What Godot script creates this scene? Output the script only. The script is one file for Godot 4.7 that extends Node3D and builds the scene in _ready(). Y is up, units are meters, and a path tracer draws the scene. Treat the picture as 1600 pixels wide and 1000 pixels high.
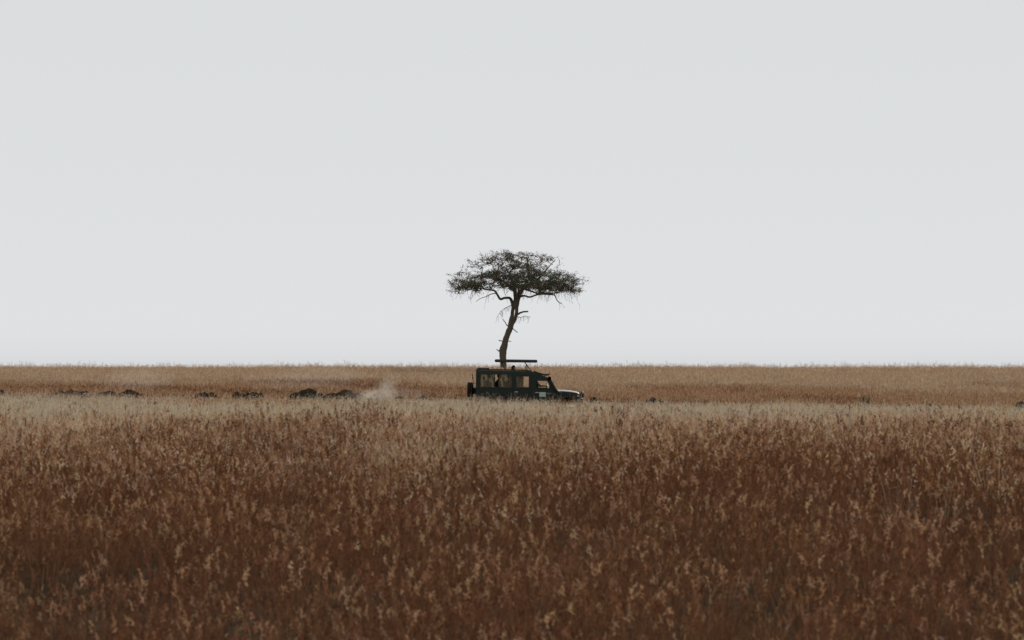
extends Node3D
# A green safari vehicle on a dirt track in front of a lone umbrella tree, golden savanna grass before and behind.
# World: the viewer stands at the origin looking along -Z; "d" below is the distance along -Z.

const EYE := 2.5
var rng := RandomNumberGenerator.new()
var swell := FastNoiseLite.new()
var patches := FastNoiseLite.new()
var taken := {}


# ---------------------------------------------------------------- mesh helpers
class MB:
	var v := PackedVector3Array()
	var n := PackedVector3Array()
	var c := PackedColorArray()
	var ix := PackedInt32Array()
	var col := Color.WHITE

	func vert(p: Vector3, nn: Vector3) -> int:
		v.append(p); n.append(nn); c.append(col)
		return v.size() - 1

	func face(a: int, b: int, d: int) -> void:   # counter-clockwise in, clockwise out
		ix.append(a); ix.append(d); ix.append(b)

	func tri(a: Vector3, b: Vector3, d: Vector3) -> void:
		var nn := (b - a).cross(d - a).normalized()
		face(vert(a, nn), vert(b, nn), vert(d, nn))

	func quad(a: Vector3, b: Vector3, d: Vector3, e: Vector3) -> void:
		var nn := (d - a).cross(e - b).normalized()
		var i := vert(a, nn); var j := vert(b, nn); var k := vert(d, nn); var l := vert(e, nn)
		face(i, j, k); face(i, k, l)

	func mesh() -> ArrayMesh:
		var a := []
		a.resize(Mesh.ARRAY_MAX)
		a[Mesh.ARRAY_VERTEX] = v; a[Mesh.ARRAY_NORMAL] = n; a[Mesh.ARRAY_COLOR] = c; a[Mesh.ARRAY_INDEX] = ix
		var m := ArrayMesh.new()
		m.add_surface_from_arrays(Mesh.PRIMITIVE_TRIANGLES, a)
		return m

	func convex(faces: Array, mid: Vector3) -> void:
		for f in faces:
			var a: Vector3 = f[0]
			var nn := ((f[1] as Vector3) - a).cross((f[2] as Vector3) - a)
			var g: Array = f.duplicate()
			if nn.dot(a - mid) < 0.0:
				g.reverse()
			if g.size() == 4: quad(g[0], g[1], g[2], g[3])
			else: tri(g[0], g[1], g[2])

	# box with chamfered edges, in the frame t
	func block(size: Vector3, t := Transform3D.IDENTITY, bevel := 0.01) -> void:
		var h := size / 2.0
		var b := minf(bevel, minf(h.x, minf(h.y, h.z)) * 0.6)
		var fs := []
		var p := func(s: Vector3, ax: int) -> Vector3:
			var q := Vector3(s.x * (h.x - b), s.y * (h.y - b), s.z * (h.z - b))
			q[ax] = s[ax] * h[ax]
			return t * q
		for ax in 3:
			var u := (ax + 1) % 3; var w := (ax + 2) % 3
			for s in [-1.0, 1.0]:
				var q := []
				for k in [[-1, -1], [1, -1], [1, 1], [-1, 1]]:
					var sg := Vector3.ZERO
					sg[ax] = s; sg[u] = k[0]; sg[w] = k[1]
					q.append(p.call(sg, ax))
				fs.append(q)
			for s in [-1.0, 1.0]:
				for r in [-1.0, 1.0]:
					var a := Vector3.ZERO; a[ax] = -1; a[u] = s; a[w] = r
					var e := a; e[ax] = 1
					fs.append([p.call(a, u), p.call(a, w), p.call(e, w), p.call(e, u)])
		for x in [-1, 1]:
			for y in [-1, 1]:
				for z in [-1, 1]:
					var s := Vector3(x, y, z)
					fs.append([p.call(s, 0), p.call(s, 1), p.call(s, 2)])
		convex(fs, t.origin)

	# round tube through pts with radii, smooth, closed ends
	func tube(pts: Array, radii: Array, sides := 8, knobs := 0.0, seed_ := 0) -> void:
		var first := v.size()
		var m := pts.size()
		var up := Vector3(0.13, 0.2, 1).normalized()
		var r := RandomNumberGenerator.new()
		r.seed = seed_ + 5
		for i in m:
			var d: Vector3 = ((pts[mini(i + 1, m - 1)] as Vector3) - (pts[maxi(i - 1, 0)] as Vector3)).normalized()
			var s := d.cross(up)
			if s.length() < 0.05: s = d.cross(Vector3.RIGHT)
			s = s.normalized()
			var w := s.cross(d).normalized()
			up = w
			for k in sides:
				var a := TAU * k / sides
				var o := s * cos(a) + w * sin(a)
				vert(pts[i] + o * float(radii[i]) * (1.0 + knobs * r.randf_range(-1, 1)), o)
		for i in m - 1:
			for k in sides:
				var a := first + i * sides + k
				var b := first + i * sides + (k + 1) % sides
				face(a, a + sides, b + sides); face(a, b + sides, b)
		for e in [0, m - 1]:
			var o: Vector3 = (pts[1] - pts[0]).normalized() * (-1.0 if e == 0 else 1.0) if e == 0 else (pts[m - 1] - pts[m - 2]).normalized()
			var mid := vert(pts[e] + o * float(radii[e]) * 0.3, o)
			for k in sides:
				var a: int = first + e * sides + k
				var b: int = first + e * sides + (k + 1) % sides
				if e == 0: face(mid, a, b)
				else: face(mid, b, a)

	# profile of [axial, radius] spun round the z axis
	func lathe(prof: Array, sides := 24, t := Transform3D.IDENTITY) -> void:
		for i in prof.size() - 1:
			var a: Vector2 = prof[i]; var b: Vector2 = prof[i + 1]
			var nn := Vector2(a.y - b.y, b.x - a.x).normalized()   # in (axial, radial)
			for k in sides:
				var q := []
				var ns := []
				for kk in [k, k + 1]:
					var an: float = TAU * kk / sides
					var ra := Vector3(cos(an), sin(an), 0)
					q.append(t * (ra * a.y + Vector3(0, 0, a.x)))
					q.append(t * (ra * b.y + Vector3(0, 0, b.x)))
					ns.append((t.basis * (ra * nn.y + Vector3(0, 0, nn.x))).normalized())
				var i0 := vert(q[0], ns[0]); var i1 := vert(q[1], ns[0]); var i2 := vert(q[3], ns[1]); var i3 := vert(q[2], ns[1])
				face(i0, i1, i2); face(i0, i2, i3)


func numbered(called: String) -> String:
	var k: int = taken.get(called, 0)
	taken[called] = k + 1
	return called if k == 0 else "%s_%03d" % [called, k]


func thing(called: String, label: String, category: String, at := Vector3.ZERO, group := "") -> Node3D:
	var o := Node3D.new()
	o.name = numbered(called)
	add_child(o)
	o.position = at
	tag(o, label, category, group)
	return o


func tag(o: Node, label: String, category: String, group := "", kind := "") -> void:
	if label: o.set_meta("label", label)
	if category: o.set_meta("category", category)
	if group: o.set_meta("group", group)
	if kind: o.set_meta("kind", kind)


func part(called: String, m: Mesh, mat: Material, parent: Node) -> MeshInstance3D:
	var o := MeshInstance3D.new()
	o.name = called
	o.mesh = m
	o.material_override = mat
	parent.add_child(o, true)
	return o


func mat(c: Color, rough := 0.8, metal := 0.0) -> StandardMaterial3D:   # c in linear values
	var m := StandardMaterial3D.new()
	m.albedo_color = c.linear_to_srgb()
	m.roughness = rough
	m.metallic = metal
	return m


func noise_texture(size: int, freq: float, seed_: int, a: Color, b: Color, oct := 4) -> ImageTexture:
	var f := FastNoiseLite.new()
	f.seed = seed_; f.frequency = freq; f.fractal_octaves = oct
	f.noise_type = FastNoiseLite.TYPE_SIMPLEX_SMOOTH
	var im := f.get_seamless_image(size, size)
	var out := Image.create(size, size, false, Image.FORMAT_RGB8)
	for y in size:
		for x in size:
			out.set_pixel(x, y, a.lerp(b, im.get_pixel(x, y).r).linear_to_srgb())
	return ImageTexture.create_from_image(out)


# ---------------------------------------------------------------- terrain
var prof := [[-3000.0, -2.6], [-40.0, -2.6], [0.0, -2.3], [16.0, -1.9], [30.0, -1.1], [40.0, -0.35], [50.0, 0.20], [58.0, 0.40], [80.0, 0.04], [100.0, 0.0], [134.0, 0.0], [152.0, 0.30], [176.0, 0.93], [200.0, 1.27], [226.0, 1.2], [300.0, -1.0], [700.0, -9.0], [3000.0, -30.0]]

func base_height(d: float) -> float:
	var i := 0
	while i < prof.size() - 2 and prof[i + 1][0] < d: i += 1
	var x0: float = prof[i][0]; var x1: float = prof[i + 1][0]
	var y0: float = prof[i][1]; var y1: float = prof[i + 1][1]
	var m0: float = 0.0 if i == 0 else (y1 - float(prof[i - 1][1])) / (x1 - float(prof[i - 1][0]))
	var m1: float = 0.0 if i + 2 >= prof.size() else (float(prof[i + 2][1]) - y0) / (float(prof[i + 2][0]) - x0)
	var w := x1 - x0
	var t := clampf((d - x0) / w, 0.0, 1.0)
	var t2 := t * t; var t3 := t2 * t
	return (2 * t3 - 3 * t2 + 1) * y0 + (t3 - 2 * t2 + t) * m0 * w + (-2 * t3 + 3 * t2) * y1 + (t3 - t2) * m1 * w

var shade_hollows := []    # [x, d, half width, half length, depth]: dips added to the near slope to shape dark, shaded patches

func dip_at(x: float, d: float) -> float:
	if d < 26.0 or d > 54.0: return 0.0
	var h := 0.0
	for q in shade_hollows:
		var u: float = (x - q[0]) / q[2]; var w: float = (d - q[1]) / q[3]
		var rr := u * u + w * w
		if rr < 1.0: h = maxf(h, float(q[4]) * (1.0 - rr))
	return h

func ground_at(x: float, d: float) -> float:
	var tilt := -0.0137 * clampf(x, -60, 60) * smoothstep(62.0, 96.0, d) * (1.0 - smoothstep(165.0, 202.0, d))
	var near_road := 1.0 - smoothstep(6.0, 14.0, absf(d - 132.0))
	return base_height(d) + tilt + swell.get_noise_2d(x, d) * (0.10 + 0.16 * smoothstep(36.0, 52.0, d) * (1.0 - smoothstep(60.0, 80.0, d))) * (1.0 - near_road) * (1.0 - smoothstep(260.0, 400.0, d)) - dip_at(x, d)

func build_ground() -> void:
	var xs := []
	var x := 0.0
	while x < 3000.0:
		xs.append(x)
		x += 0.8 if x < 14.0 else 2.0 if x < 60.0 else x * 0.25
	xs.append(3000.0)
	var cols := []
	for i in range(xs.size() - 1, 0, -1): cols.append(-xs[i])
	cols.append_array(xs)
	var rows := []
	for d in [-3000.0, -1500.0, -700.0, -300.0, -120.0, -50.0, -20.0]: rows.append(d)
	var d0 := -10.0
	while d0 < 260.0:
		rows.append(d0); d0 += 1.0 if d0 > 22.0 and d0 < 60.0 else 2.0
	while d0 < 3000.0:
		rows.append(d0); d0 *= 1.18
	rows.append(3000.0)
	var b := MB.new()
	for d in rows:
		for xx in cols:
			var h := ground_at(xx, d)
			var e := 0.5
			var nn := Vector3(ground_at(xx - e, d) - ground_at(xx + e, d), 2 * e, ground_at(xx, d + e) - ground_at(xx, d - e)).normalized()
			b.vert(Vector3(xx, h, -d), nn)
	var w := cols.size()
	for r in rows.size() - 1:
		for k in w - 1:
			var a := r * w + k
			b.face(a, a + 1, a + w + 1); b.face(a, a + w + 1, a + w)
	var m := mat(Color(1, 1, 1), 1.0)
	m.albedo_texture = noise_texture(512, 0.02, 3, Color(0.022, 0.017, 0.012), Color(0.075, 0.055, 0.038), 5)
	m.metallic_specular = 0.0
	m.uv1_triplanar = true; m.uv1_world_triplanar = true; m.uv1_scale = Vector3.ONE * 0.17
	var g := part("ground", b.mesh(), m, self)
	tag(g, "brown savanna soil under the grass, reaching the horizon", "ground", "", "structure")
	# the track: two worn ruts with a low crown between, a strip laid on the ground
	var t := MB.new()
	var step := 1.5
	var across := [-2.6, -2.2, -1.3, -1.0, -0.6, -0.3, 0.0, 0.3, 0.6, 1.0, 1.3, 2.2, 2.6]
	var lift := [0.006, 0.012, 0.03, 0.012, 0.012, 0.03, 0.05, 0.03, 0.012, 0.012, 0.03, 0.012, 0.006]
	var nrow := 0
	var tx := -58.0
	while tx < 58.0:
		for k in across.size():
			var dd: float = 131.0 + across[k] + swell.get_noise_2d(tx * 1.7, 400.0) * 0.35 * absf(across[k]) / 2.6
			t.vert(Vector3(tx, ground_at(tx, dd) + lift[k], -dd), Vector3.UP)
		nrow += 1
		tx += step
	var aw := across.size()
	for r in nrow - 1:
		for k in aw - 1:
			var a := r * aw + k
			t.face(a, a + aw, a + aw + 1); t.face(a, a + aw + 1, a + 1)
	var tm := mat(Color(1, 1, 1), 1.0)
	tm.albedo_texture = noise_texture(256, 0.03, 8, Color(0.17, 0.105, 0.066), Color(0.30, 0.205, 0.14), 4)
	tm.metallic_specular = 0.0
	tm.uv1_triplanar = true; tm.uv1_world_triplanar = true; tm.uv1_scale = Vector3.ONE * 0.3
	tag(part("dirt_track", t.mesh(), tm, self), "bare dirt track with worn ruts crossing the savanna", "track", "", "structure")


# ---------------------------------------------------------------- grass
func pick(pal: Array) -> Color:
	var c: Color = pal[rng.randi() % pal.size()]
	var k := rng.randf_range(0.8, 1.2)
	return Color(c.r * k, c.g * k, c.b * k)

func strip(b: MB, p: Vector3, dir: Vector3, bend: Vector3, length: float, width: float, segs: int) -> Array:
	var pts := []
	var q := p
	var d := dir.normalized()
	for i in segs + 1:
		pts.append(q)
		q += d * (length / segs)
		d = (d + bend / segs).normalized()
	var face_to := Vector3(rng.randf_range(-1, 1), 0, rng.randf_range(-1, 1)).normalized()
	for i in segs:
		var wa := width * (1.0 - 0.75 * float(i) / segs) * 0.5
		var wb := width * (1.0 - 0.75 * float(i + 1) / segs) * 0.5
		b.quad(pts[i] - face_to * wa, pts[i] + face_to * wa, pts[i + 1] + face_to * wb, pts[i + 1] - face_to * wb)
	return pts

func spikelet(b: MB, p: Vector3, dir: Vector3, length: float, width: float) -> void:
	var s := dir.cross(Vector3(rng.randf_range(-1, 1), rng.randf_range(-0.4, 0.4), rng.randf_range(-1, 1))).normalized() * width * 0.5
	var m := p + dir * length * 0.42
	var e := p + dir * length
	b.tri(p, m + s, e)
	b.tri(p, e, m - s)

# kind: "oat" nodding spikelets in a loose bunch; "plume" fine upright panicle; "leaf" only blades
func clump(kind: String, stems: int, blades: int, tall: float, spread: float, stem_pal: Array, head_pal: Array, blade_pal: Array, big := 1.0) -> ArrayMesh:
	var b := MB.new()
	for i in blades:
		b.col = pick(blade_pal)
		var a := rng.randf() * TAU
		var r := spread * sqrt(rng.randf())
		var out := Vector3(cos(a), 0, sin(a))
		strip(b, out * r, Vector3(0, 1, 0) + out * rng.randf_range(0.05, 0.5), out * rng.randf_range(0.2, 1.3) + Vector3(0, -0.3, 0), tall * rng.randf_range(0.45, 0.85), 0.008 * big, 3)
	for i in stems:
		b.col = pick(stem_pal)
		var a := rng.randf() * TAU
		var out := Vector3(cos(a), 0, sin(a))
		var h := tall * rng.randf_range(0.7, 1.08)
		if rng.randf() < 0.08: h *= 1.25
		var pts := strip(b, out * spread * sqrt(rng.randf()), Vector3(0, 1, 0) + out * rng.randf_range(0.0, 0.28), out * rng.randf_range(0.0, 0.5), h, 0.0045 * big, 4)
		var top: Vector3 = pts[4]; var below: Vector3 = pts[3]
		var ax := (top - below).normalized()
		b.col = pick(head_pal)
		if kind == "oat":
			for k in rng.randi_range(8, 12):
				var p := top - ax * rng.randf() * 0.08 * big
				var side := Vector3(rng.randf_range(-0.7, 0.7), rng.randf_range(-1.3, -0.2) if rng.randf() < 0.6 else rng.randf_range(0.3, 1.0), rng.randf_range(-0.7, 0.7)).normalized()
				spikelet(b, p, side, rng.randf_range(0.032, 0.06) * big, rng.randf_range(0.009, 0.015) * big)
		elif kind == "plume":
			for k in rng.randi_range(5, 8):
				var p := below.lerp(top, 0.1 + 0.9 * rng.randf())
				var side := Vector3(rng.randf_range(-1, 1), rng.randf_range(0.2, 1.5), rng.randf_range(-1, 1)).normalized()
				spikelet(b, p, side, rng.randf_range(0.035, 0.07) * big, rng.randf_range(0.006, 0.011) * big)
	return b.mesh()

func grass_material() -> StandardMaterial3D:
	var m := StandardMaterial3D.new()
	m.vertex_color_use_as_albedo = true
	m.roughness = 0.85
	m.metallic_specular = 0.0
	m.backlight_enabled = true
	m.backlight = Color(0.55, 0.55, 0.55)
	m.cull_mode = BaseMaterial3D.CULL_DISABLED
	return m

# plants: list of [mesh index, Transform3D, Color]
func sow(called: String, label: String, meshes: Array, plants: Array, m: Material) -> void:
	var root := Node3D.new()
	root.name = called
	add_child(root)
	tag(root, label, "grass", "", "stuff")
	for i in meshes.size():
		var mine := plants.filter(func(p): return p[0] == i)
		if mine.is_empty(): continue
		var mm := MultiMesh.new()
		mm.transform_format = MultiMesh.TRANSFORM_3D
		mm.use_colors = true
		mm.mesh = meshes[i]
		mm.instance_count = mine.size()
		for k in mine.size():
			mm.set_instance_transform(k, mine[k][1])
			mm.set_instance_color(k, mine[k][2])
		var o := MultiMeshInstance3D.new()
		o.name = "grass_tufts"
		o.multimesh = mm
		o.material_override = m
		o.set_meta("kind", "stuff")
		root.add_child(o, true)

func seat_of(x: float, d: float, s: float, lean := 0.15) -> Transform3D:
	var t := Basis(Vector3.UP, rng.randf() * TAU) * Basis(Vector3.RIGHT, rng.randf_range(-lean, lean))
	return Transform3D(t.scaled(Vector3(s, s * rng.randf_range(0.85, 1.15), s)), Vector3(x, ground_at(x, d) - 0.02, -d))

var clear_spots := []    # [x, d, half x, half d]

func is_clear(x: float, d: float) -> bool:
	for c in clear_spots:
		var u: float = (x - c[0]) / c[2]; var w: float = (d - c[1]) / c[3]
		if u * u + w * w < 1.0: return false
	return true

func build_grass() -> void:
	var gm := grass_material()
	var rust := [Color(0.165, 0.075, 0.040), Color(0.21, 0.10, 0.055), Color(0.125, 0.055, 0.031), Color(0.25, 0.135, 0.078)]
	var tan_ := [Color(0.46, 0.30, 0.185), Color(0.38, 0.225, 0.13), Color(0.56, 0.42, 0.29), Color(0.30, 0.16, 0.088)]
	var straw := [Color(0.54, 0.455, 0.35), Color(0.48, 0.40, 0.305), Color(0.61, 0.52, 0.405)]
	var olive := [Color(0.44, 0.375, 0.28), Color(0.39, 0.325, 0.24), Color(0.48, 0.41, 0.31)]
	var cream := [Color(0.68, 0.54, 0.40), Color(0.60, 0.45, 0.31)]

	# 1. the near stand: red oat grass, rust and tan, in noisy patches, with more of the darker rust towards the viewer
	var near_meshes := []
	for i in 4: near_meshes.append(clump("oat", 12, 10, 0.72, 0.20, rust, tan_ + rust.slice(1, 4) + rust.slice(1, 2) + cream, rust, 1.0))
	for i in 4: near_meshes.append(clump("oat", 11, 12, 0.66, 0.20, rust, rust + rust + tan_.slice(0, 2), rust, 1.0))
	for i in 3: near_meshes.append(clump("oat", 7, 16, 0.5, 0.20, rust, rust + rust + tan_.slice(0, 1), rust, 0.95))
	for i in 3: near_meshes.append(clump("plume", 12, 10, 0.70, 0.20, straw + tan_, straw + tan_, olive + tan_, 1.1))
	var plants := []
	var d := 23.0
	while d < 82.0:
		var st := 0.345 if d < 48.0 else 0.33
		var half := d * 0.18 + 4.0
		var x := -half
		while x < half:
			var px := x + rng.randf_range(-0.5, 0.5) * st
			var pd := d + rng.randf_range(-0.5, 0.5) * st
			var tan_bias := 0.75 * patches.get_noise_2d(px * 3.0, pd * 1.6) + 0.7 * patches.get_noise_2d(px * 11.0 + 70.0, pd * 7.0)
			tan_bias += (clampf(pd, 26.0, 60.0) - 46.5) / 15.0  # tan share grows with distance, darker rust dominates close by
			var gap := clampf(1.0 - dip_at(px, pd) * 2.4, 0.25, 1.0)  # grass thinned inside the added dips to open dark gaps
			tan_bias += rng.randfn() * 0.42
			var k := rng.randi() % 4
			if tan_bias < 0.22: k = 4 + rng.randi() % 4
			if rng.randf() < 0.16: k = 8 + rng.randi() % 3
			if pd > 44.0 and tan_bias > -0.1 and rng.randf() < (pd - 50.0) / 20.0 + 0.9 * patches.get_noise_2d(px * 2.2 + 500.0, pd * 1.4): k = 11 + rng.randi() % 3
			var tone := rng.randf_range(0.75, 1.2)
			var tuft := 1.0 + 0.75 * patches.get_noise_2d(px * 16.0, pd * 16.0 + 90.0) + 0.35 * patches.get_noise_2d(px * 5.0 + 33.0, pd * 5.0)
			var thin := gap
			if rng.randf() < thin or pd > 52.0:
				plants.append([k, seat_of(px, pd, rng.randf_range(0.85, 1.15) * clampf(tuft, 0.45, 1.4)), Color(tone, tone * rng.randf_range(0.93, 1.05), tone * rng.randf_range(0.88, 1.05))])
			x += st
		d += st
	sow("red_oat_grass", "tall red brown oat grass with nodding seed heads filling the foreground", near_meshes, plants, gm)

	# 2. the pale band in front of the track
	var pale_meshes := []
	for i in 4: pale_meshes.append(clump("plume", 13, 14, 0.75, 0.22, straw, straw + olive, olive, 1.1))
	for i in 2: pale_meshes.append(clump("oat", 10, 12, 0.64, 0.22, tan_, tan_, olive + tan_, 1.1))
	for i in 2: pale_meshes.append(clump("oat", 5, 5, 0.95, 0.2, rust, rust, rust, 1.0))
	plants = []
	d = 82.0
	while d < 128.6:
		var st := 0.36
		var half := d * 0.18 + 5.0
		var x := -half
		while x < half:
			var px := x + rng.randf_range(-0.5, 0.5) * st
			var pd := d + rng.randf_range(-0.5, 0.5) * st
			var edge := 128.2 + swell.get_noise_2d(px * 3.0, 900.0) * 0.9
			if pd < edge:
				var q := patches.get_noise_2d(px * 1.2, pd * 1.5) + rng.randf_range(-0.3, 0.3)
				var k := rng.randi() % 4 if q > -0.25 else 4 + rng.randi() % 2
				if rng.randf() < 0.025 + 0.06 * maxf(0.0, patches.get_noise_2d(px * 2.0 + 300.0, pd * 2.0)): k = 6 + rng.randi() % 2
				var tone := rng.randf_range(0.8, 1.15)
				plants.append([k, seat_of(px, pd, rng.randf_range(0.85, 1.15)), Color(tone, tone * rng.randf_range(0.96, 1.04), tone * rng.randf_range(0.92, 1.05))])
			x += st
		d += st
	sow("pale_straw_grass", "fine pale straw coloured grass growing up to the near edge of the dirt track", pale_meshes, plants, gm)

	# 3. the rise behind the track: short reddish grass low down, tall tan grass up to the crest
	var far_meshes := []
	for i in 4: far_meshes.append(clump("plume", 12, 13, 0.72, 0.24, straw + tan_, tan_ + straw, olive + tan_ + straw, 1.25))
	for i in 3: far_meshes.append(clump("oat", 9, 14, 0.46, 0.24, tan_ + rust, tan_, tan_, 1.2))
	for i in 3: far_meshes.append(clump("oat", 10, 14, 0.5, 0.24, rust, rust + tan_.slice(1, 2), rust, 1.2))
	for i in 2: far_meshes.append(clump("plume", 8, 6, 0.92, 0.3, straw + tan_, tan_, tan_ + olive, 1.3))
	plants = []
	d = 133.6
	while d < 216.0:
		var st := 0.42
		var half := d * 0.18 + 6.0
		var x := -half
		while x < half:
			var px := x + rng.randf_range(-0.5, 0.5) * st
			var pd := d + rng.randf_range(-0.5, 0.5) * st
			var edge := 134.2 + swell.get_noise_2d(px * 3.0, 1300.0) * 1.2
			if pd > edge and is_clear(px, pd):
				var q := patches.get_noise_2d(px * 0.9, pd * 1.5) * 1.2 + patches.get_noise_2d(px * 3.7 + 40.0, pd * 4.5) * 0.5 + rng.randf_range(-0.15, 0.15)
				var up := (pd - 170.0) / 14.0
				var k := rng.randi() % 4
				if up + q * 1.6 < 0.0: k = 4 + rng.randi() % 3
				if q < -0.34 and up < 0.5 and rng.randf() < 0.75: k = 7 + rng.randi() % 3
				if pd > 188.0 and rng.randf() < 0.08: k = 10 + rng.randi() % 2
				var tone := rng.randf_range(0.82, 1.15)
				plants.append([k, seat_of(px, pd, rng.randf_range(0.8, 1.2)), Color(tone, tone * rng.randf_range(0.95, 1.04), tone * rng.randf_range(0.9, 1.05))])
			x += st
		d += st
	sow("hillside_grass", "tan and reddish dry grass covering the rise behind the track up to the skyline", far_meshes, plants, gm)


# ---------------------------------------------------------------- tree
func limb(rows: Array, depth: Array) -> Array:   # rows of [x, y, r]; depth: z at each end
	var pts := []; var rad := []
	for i in rows.size():
		var t := float(i) / (rows.size() - 1)
		pts.append(Vector3(rows[i][0], rows[i][1], lerpf(depth[0], depth[1], t)))
		rad.append(rows[i][2])
	return [pts, rad]

func smooth_path(pts: Array, rad: Array) -> Array:
	var c := Curve3D.new()
	var p2 := []; var r2 := []
	for i in pts.size() - 1:
		var a: Vector3 = pts[maxi(i - 1, 0)]; var b: Vector3 = pts[i]; var e: Vector3 = pts[i + 1]; var f: Vector3 = pts[mini(i + 2, pts.size() - 1)]
		for k in 3:
			var t := k / 3.0
			p2.append(b.cubic_interpolate(e, a, f, t))
			r2.append(lerpf(rad[i], rad[i + 1], t))
	p2.append(pts[-1]); r2.append(rad[-1])
	return [p2, r2]

func build_tree() -> void:
	rng.seed = 4242
	var bx := 0.0; var bd := 204.0
	var tree := thing("umbrella_tree", "lone flat-topped acacia tree with a leaning trunk on the grassy skyline", "tree", Vector3(bx, 1.37, -bd))
	var bark := mat(Color(1, 1, 1), 0.95)
	bark.albedo_texture = noise_texture(256, 0.05, 21, Color(0.035, 0.03, 0.02), Color(0.13, 0.11, 0.075), 4)
	bark.uv1_triplanar = true; bark.uv1_scale = Vector3(1.6, 0.5, 1.6)
	var b := MB.new()
	var trunk := [[-0.64, -0.30, 0.275], [-0.61, 0.52, 0.216], [-0.64, 1.30, 0.241], [-0.65, 1.85, 0.280], [-0.53, 2.31, 0.229], [-0.44, 2.68, 0.211], [-0.28, 3.14, 0.206], [-0.11, 3.55, 0.211], [-0.02, 3.96, 0.215], [0.06, 4.30, 0.20]]
	var s := limb(trunk, [0.0, 0.05])
	s = smooth_path(s[0], s[1])
	b.tube(s[0], s[1], 14, 0.07, 1)
	part("trunk", b.mesh(), bark, tree)
	# two stems that part above the bole and touch again, leaving an eye between them
	var nodes := []; var parent_of := []; var load_ := []
	var limbs := {
		"stem_left": [[[-0.02, 3.9, 0.16], [0.0, 4.3, 0.135], [0.04, 4.7, 0.125], [0.12, 5.1, 0.14]], [0.0, -0.1]],
		"stem_right": [[[0.08, 3.9, 0.16], [0.26, 4.3, 0.125], [0.33, 4.7, 0.12], [0.31, 5.1, 0.16]], [0.05, 0.15]],
		"left": [[[0.12, 5.0, 0.138], [-0.05, 5.48, 0.115], [-0.20, 5.65, 0.092], [-0.55, 5.64, 0.087], [-0.84, 5.56, 0.087], [-1.06, 5.89, 0.078], [-1.28, 6.17, 0.069], [-1.93, 6.26, 0.060], [-2.20, 6.53, 0.055], [-2.48, 6.68, 0.050], [-2.89, 6.67, 0.041], [-3.64, 6.40, 0.023]], [-0.1, 0.9]],
		"left_up": [[[-1.93, 6.26, 0.046], [-2.43, 6.30, 0.032], [-2.84, 6.26, 0.025], [-3.40, 6.08, 0.018]], [0.5, 1.6]],
		"left_low": [[[-1.20, 5.98, 0.037], [-1.56, 5.89, 0.030], [-1.84, 5.73, 0.025], [-2.29, 5.57, 0.021], [-2.57, 5.34, 0.011]], [0.4, 1.3]],
		"centre": [[[0.2, 5.0, 0.17], [0.24, 5.62, 0.138], [0.18, 6.17, 0.115], [0.11, 6.63, 0.096], [-0.14, 7.27, 0.069], [-0.46, 7.82, 0.046]], [0.0, 0.3]],
		"right": [[[0.30, 5.0, 0.17], [0.48, 5.71, 0.161], [0.80, 6.35, 0.138], [1.33, 6.53, 0.115], [1.74, 6.90, 0.083], [2.20, 7.36, 0.057], [2.66, 7.91, 0.037], [3.12, 8.42, 0.023]], [0.1, -0.6]],
		"right_low": [[[0.50, 5.72, 0.092], [0.87, 5.80, 0.069], [1.28, 5.70, 0.064], [1.74, 5.85, 0.060], [2.16, 5.91, 0.060], [2.66, 5.87, 0.055], [3.03, 5.82, 0.044], [3.17, 5.52, 0.034], [3.37, 5.27, 0.030], [3.53, 5.24, 0.023]], [0.1, 1.8]],
		"right_mid": [[[0.85, 6.30, 0.080], [1.38, 6.14, 0.060], [1.84, 5.98, 0.055], [2.25, 6.01, 0.055], [2.84, 6.01, 0.050], [3.40, 6.08, 0.046], [3.81, 6.53, 0.037], [4.40, 6.90, 0.023]], [-0.1, -1.0]],
		"right_back": [[[0.64, 6.08, 0.092], [1.01, 6.81, 0.069], [1.65, 7.27, 0.055], [2.57, 7.27, 0.041], [3.67, 6.99, 0.023]], [-0.05, -3.0]],
		"left_back": [[[0.2, 6.08, 0.092], [-0.28, 6.63, 0.069], [-0.92, 6.99, 0.055], [-1.84, 7.27, 0.041], [-2.98, 7.18, 0.023]], [0.0, -2.8]],
		"front": [[[0.3, 5.6, 0.1], [0.5, 6.2, 0.08], [0.3, 6.8, 0.06], [0.6, 7.1, 0.045], [0.9, 7.2, 0.025]], [0.1, 3.6]],
		"front_left": [[[0.1, 6.2, 0.09], [-0.5, 6.7, 0.07], [-1.0, 7.0, 0.05], [-1.6, 7.0, 0.025]], [0.1, 3.2]],
		"back": [[[0.3, 6.0, 0.09], [0.2, 6.7, 0.07], [0.5, 7.1, 0.05], [0.3, 7.3, 0.025]], [-0.1, -3.8]],
	}
	for key in limbs:
		var l := limb(limbs[key][0], limbs[key][1])
		l = smooth_path(l[0], l[1])
		var lb := MB.new()
		lb.tube(l[0], l[1], 9, 0.06, key.hash() % 1000)
		part("limb", lb.mesh(), bark, tree)
		if not key.begins_with("stem"):
			for i in range(3, l[0].size()):
				nodes.append(l[0][i]); parent_of.append(-1); load_.append(0)
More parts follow.
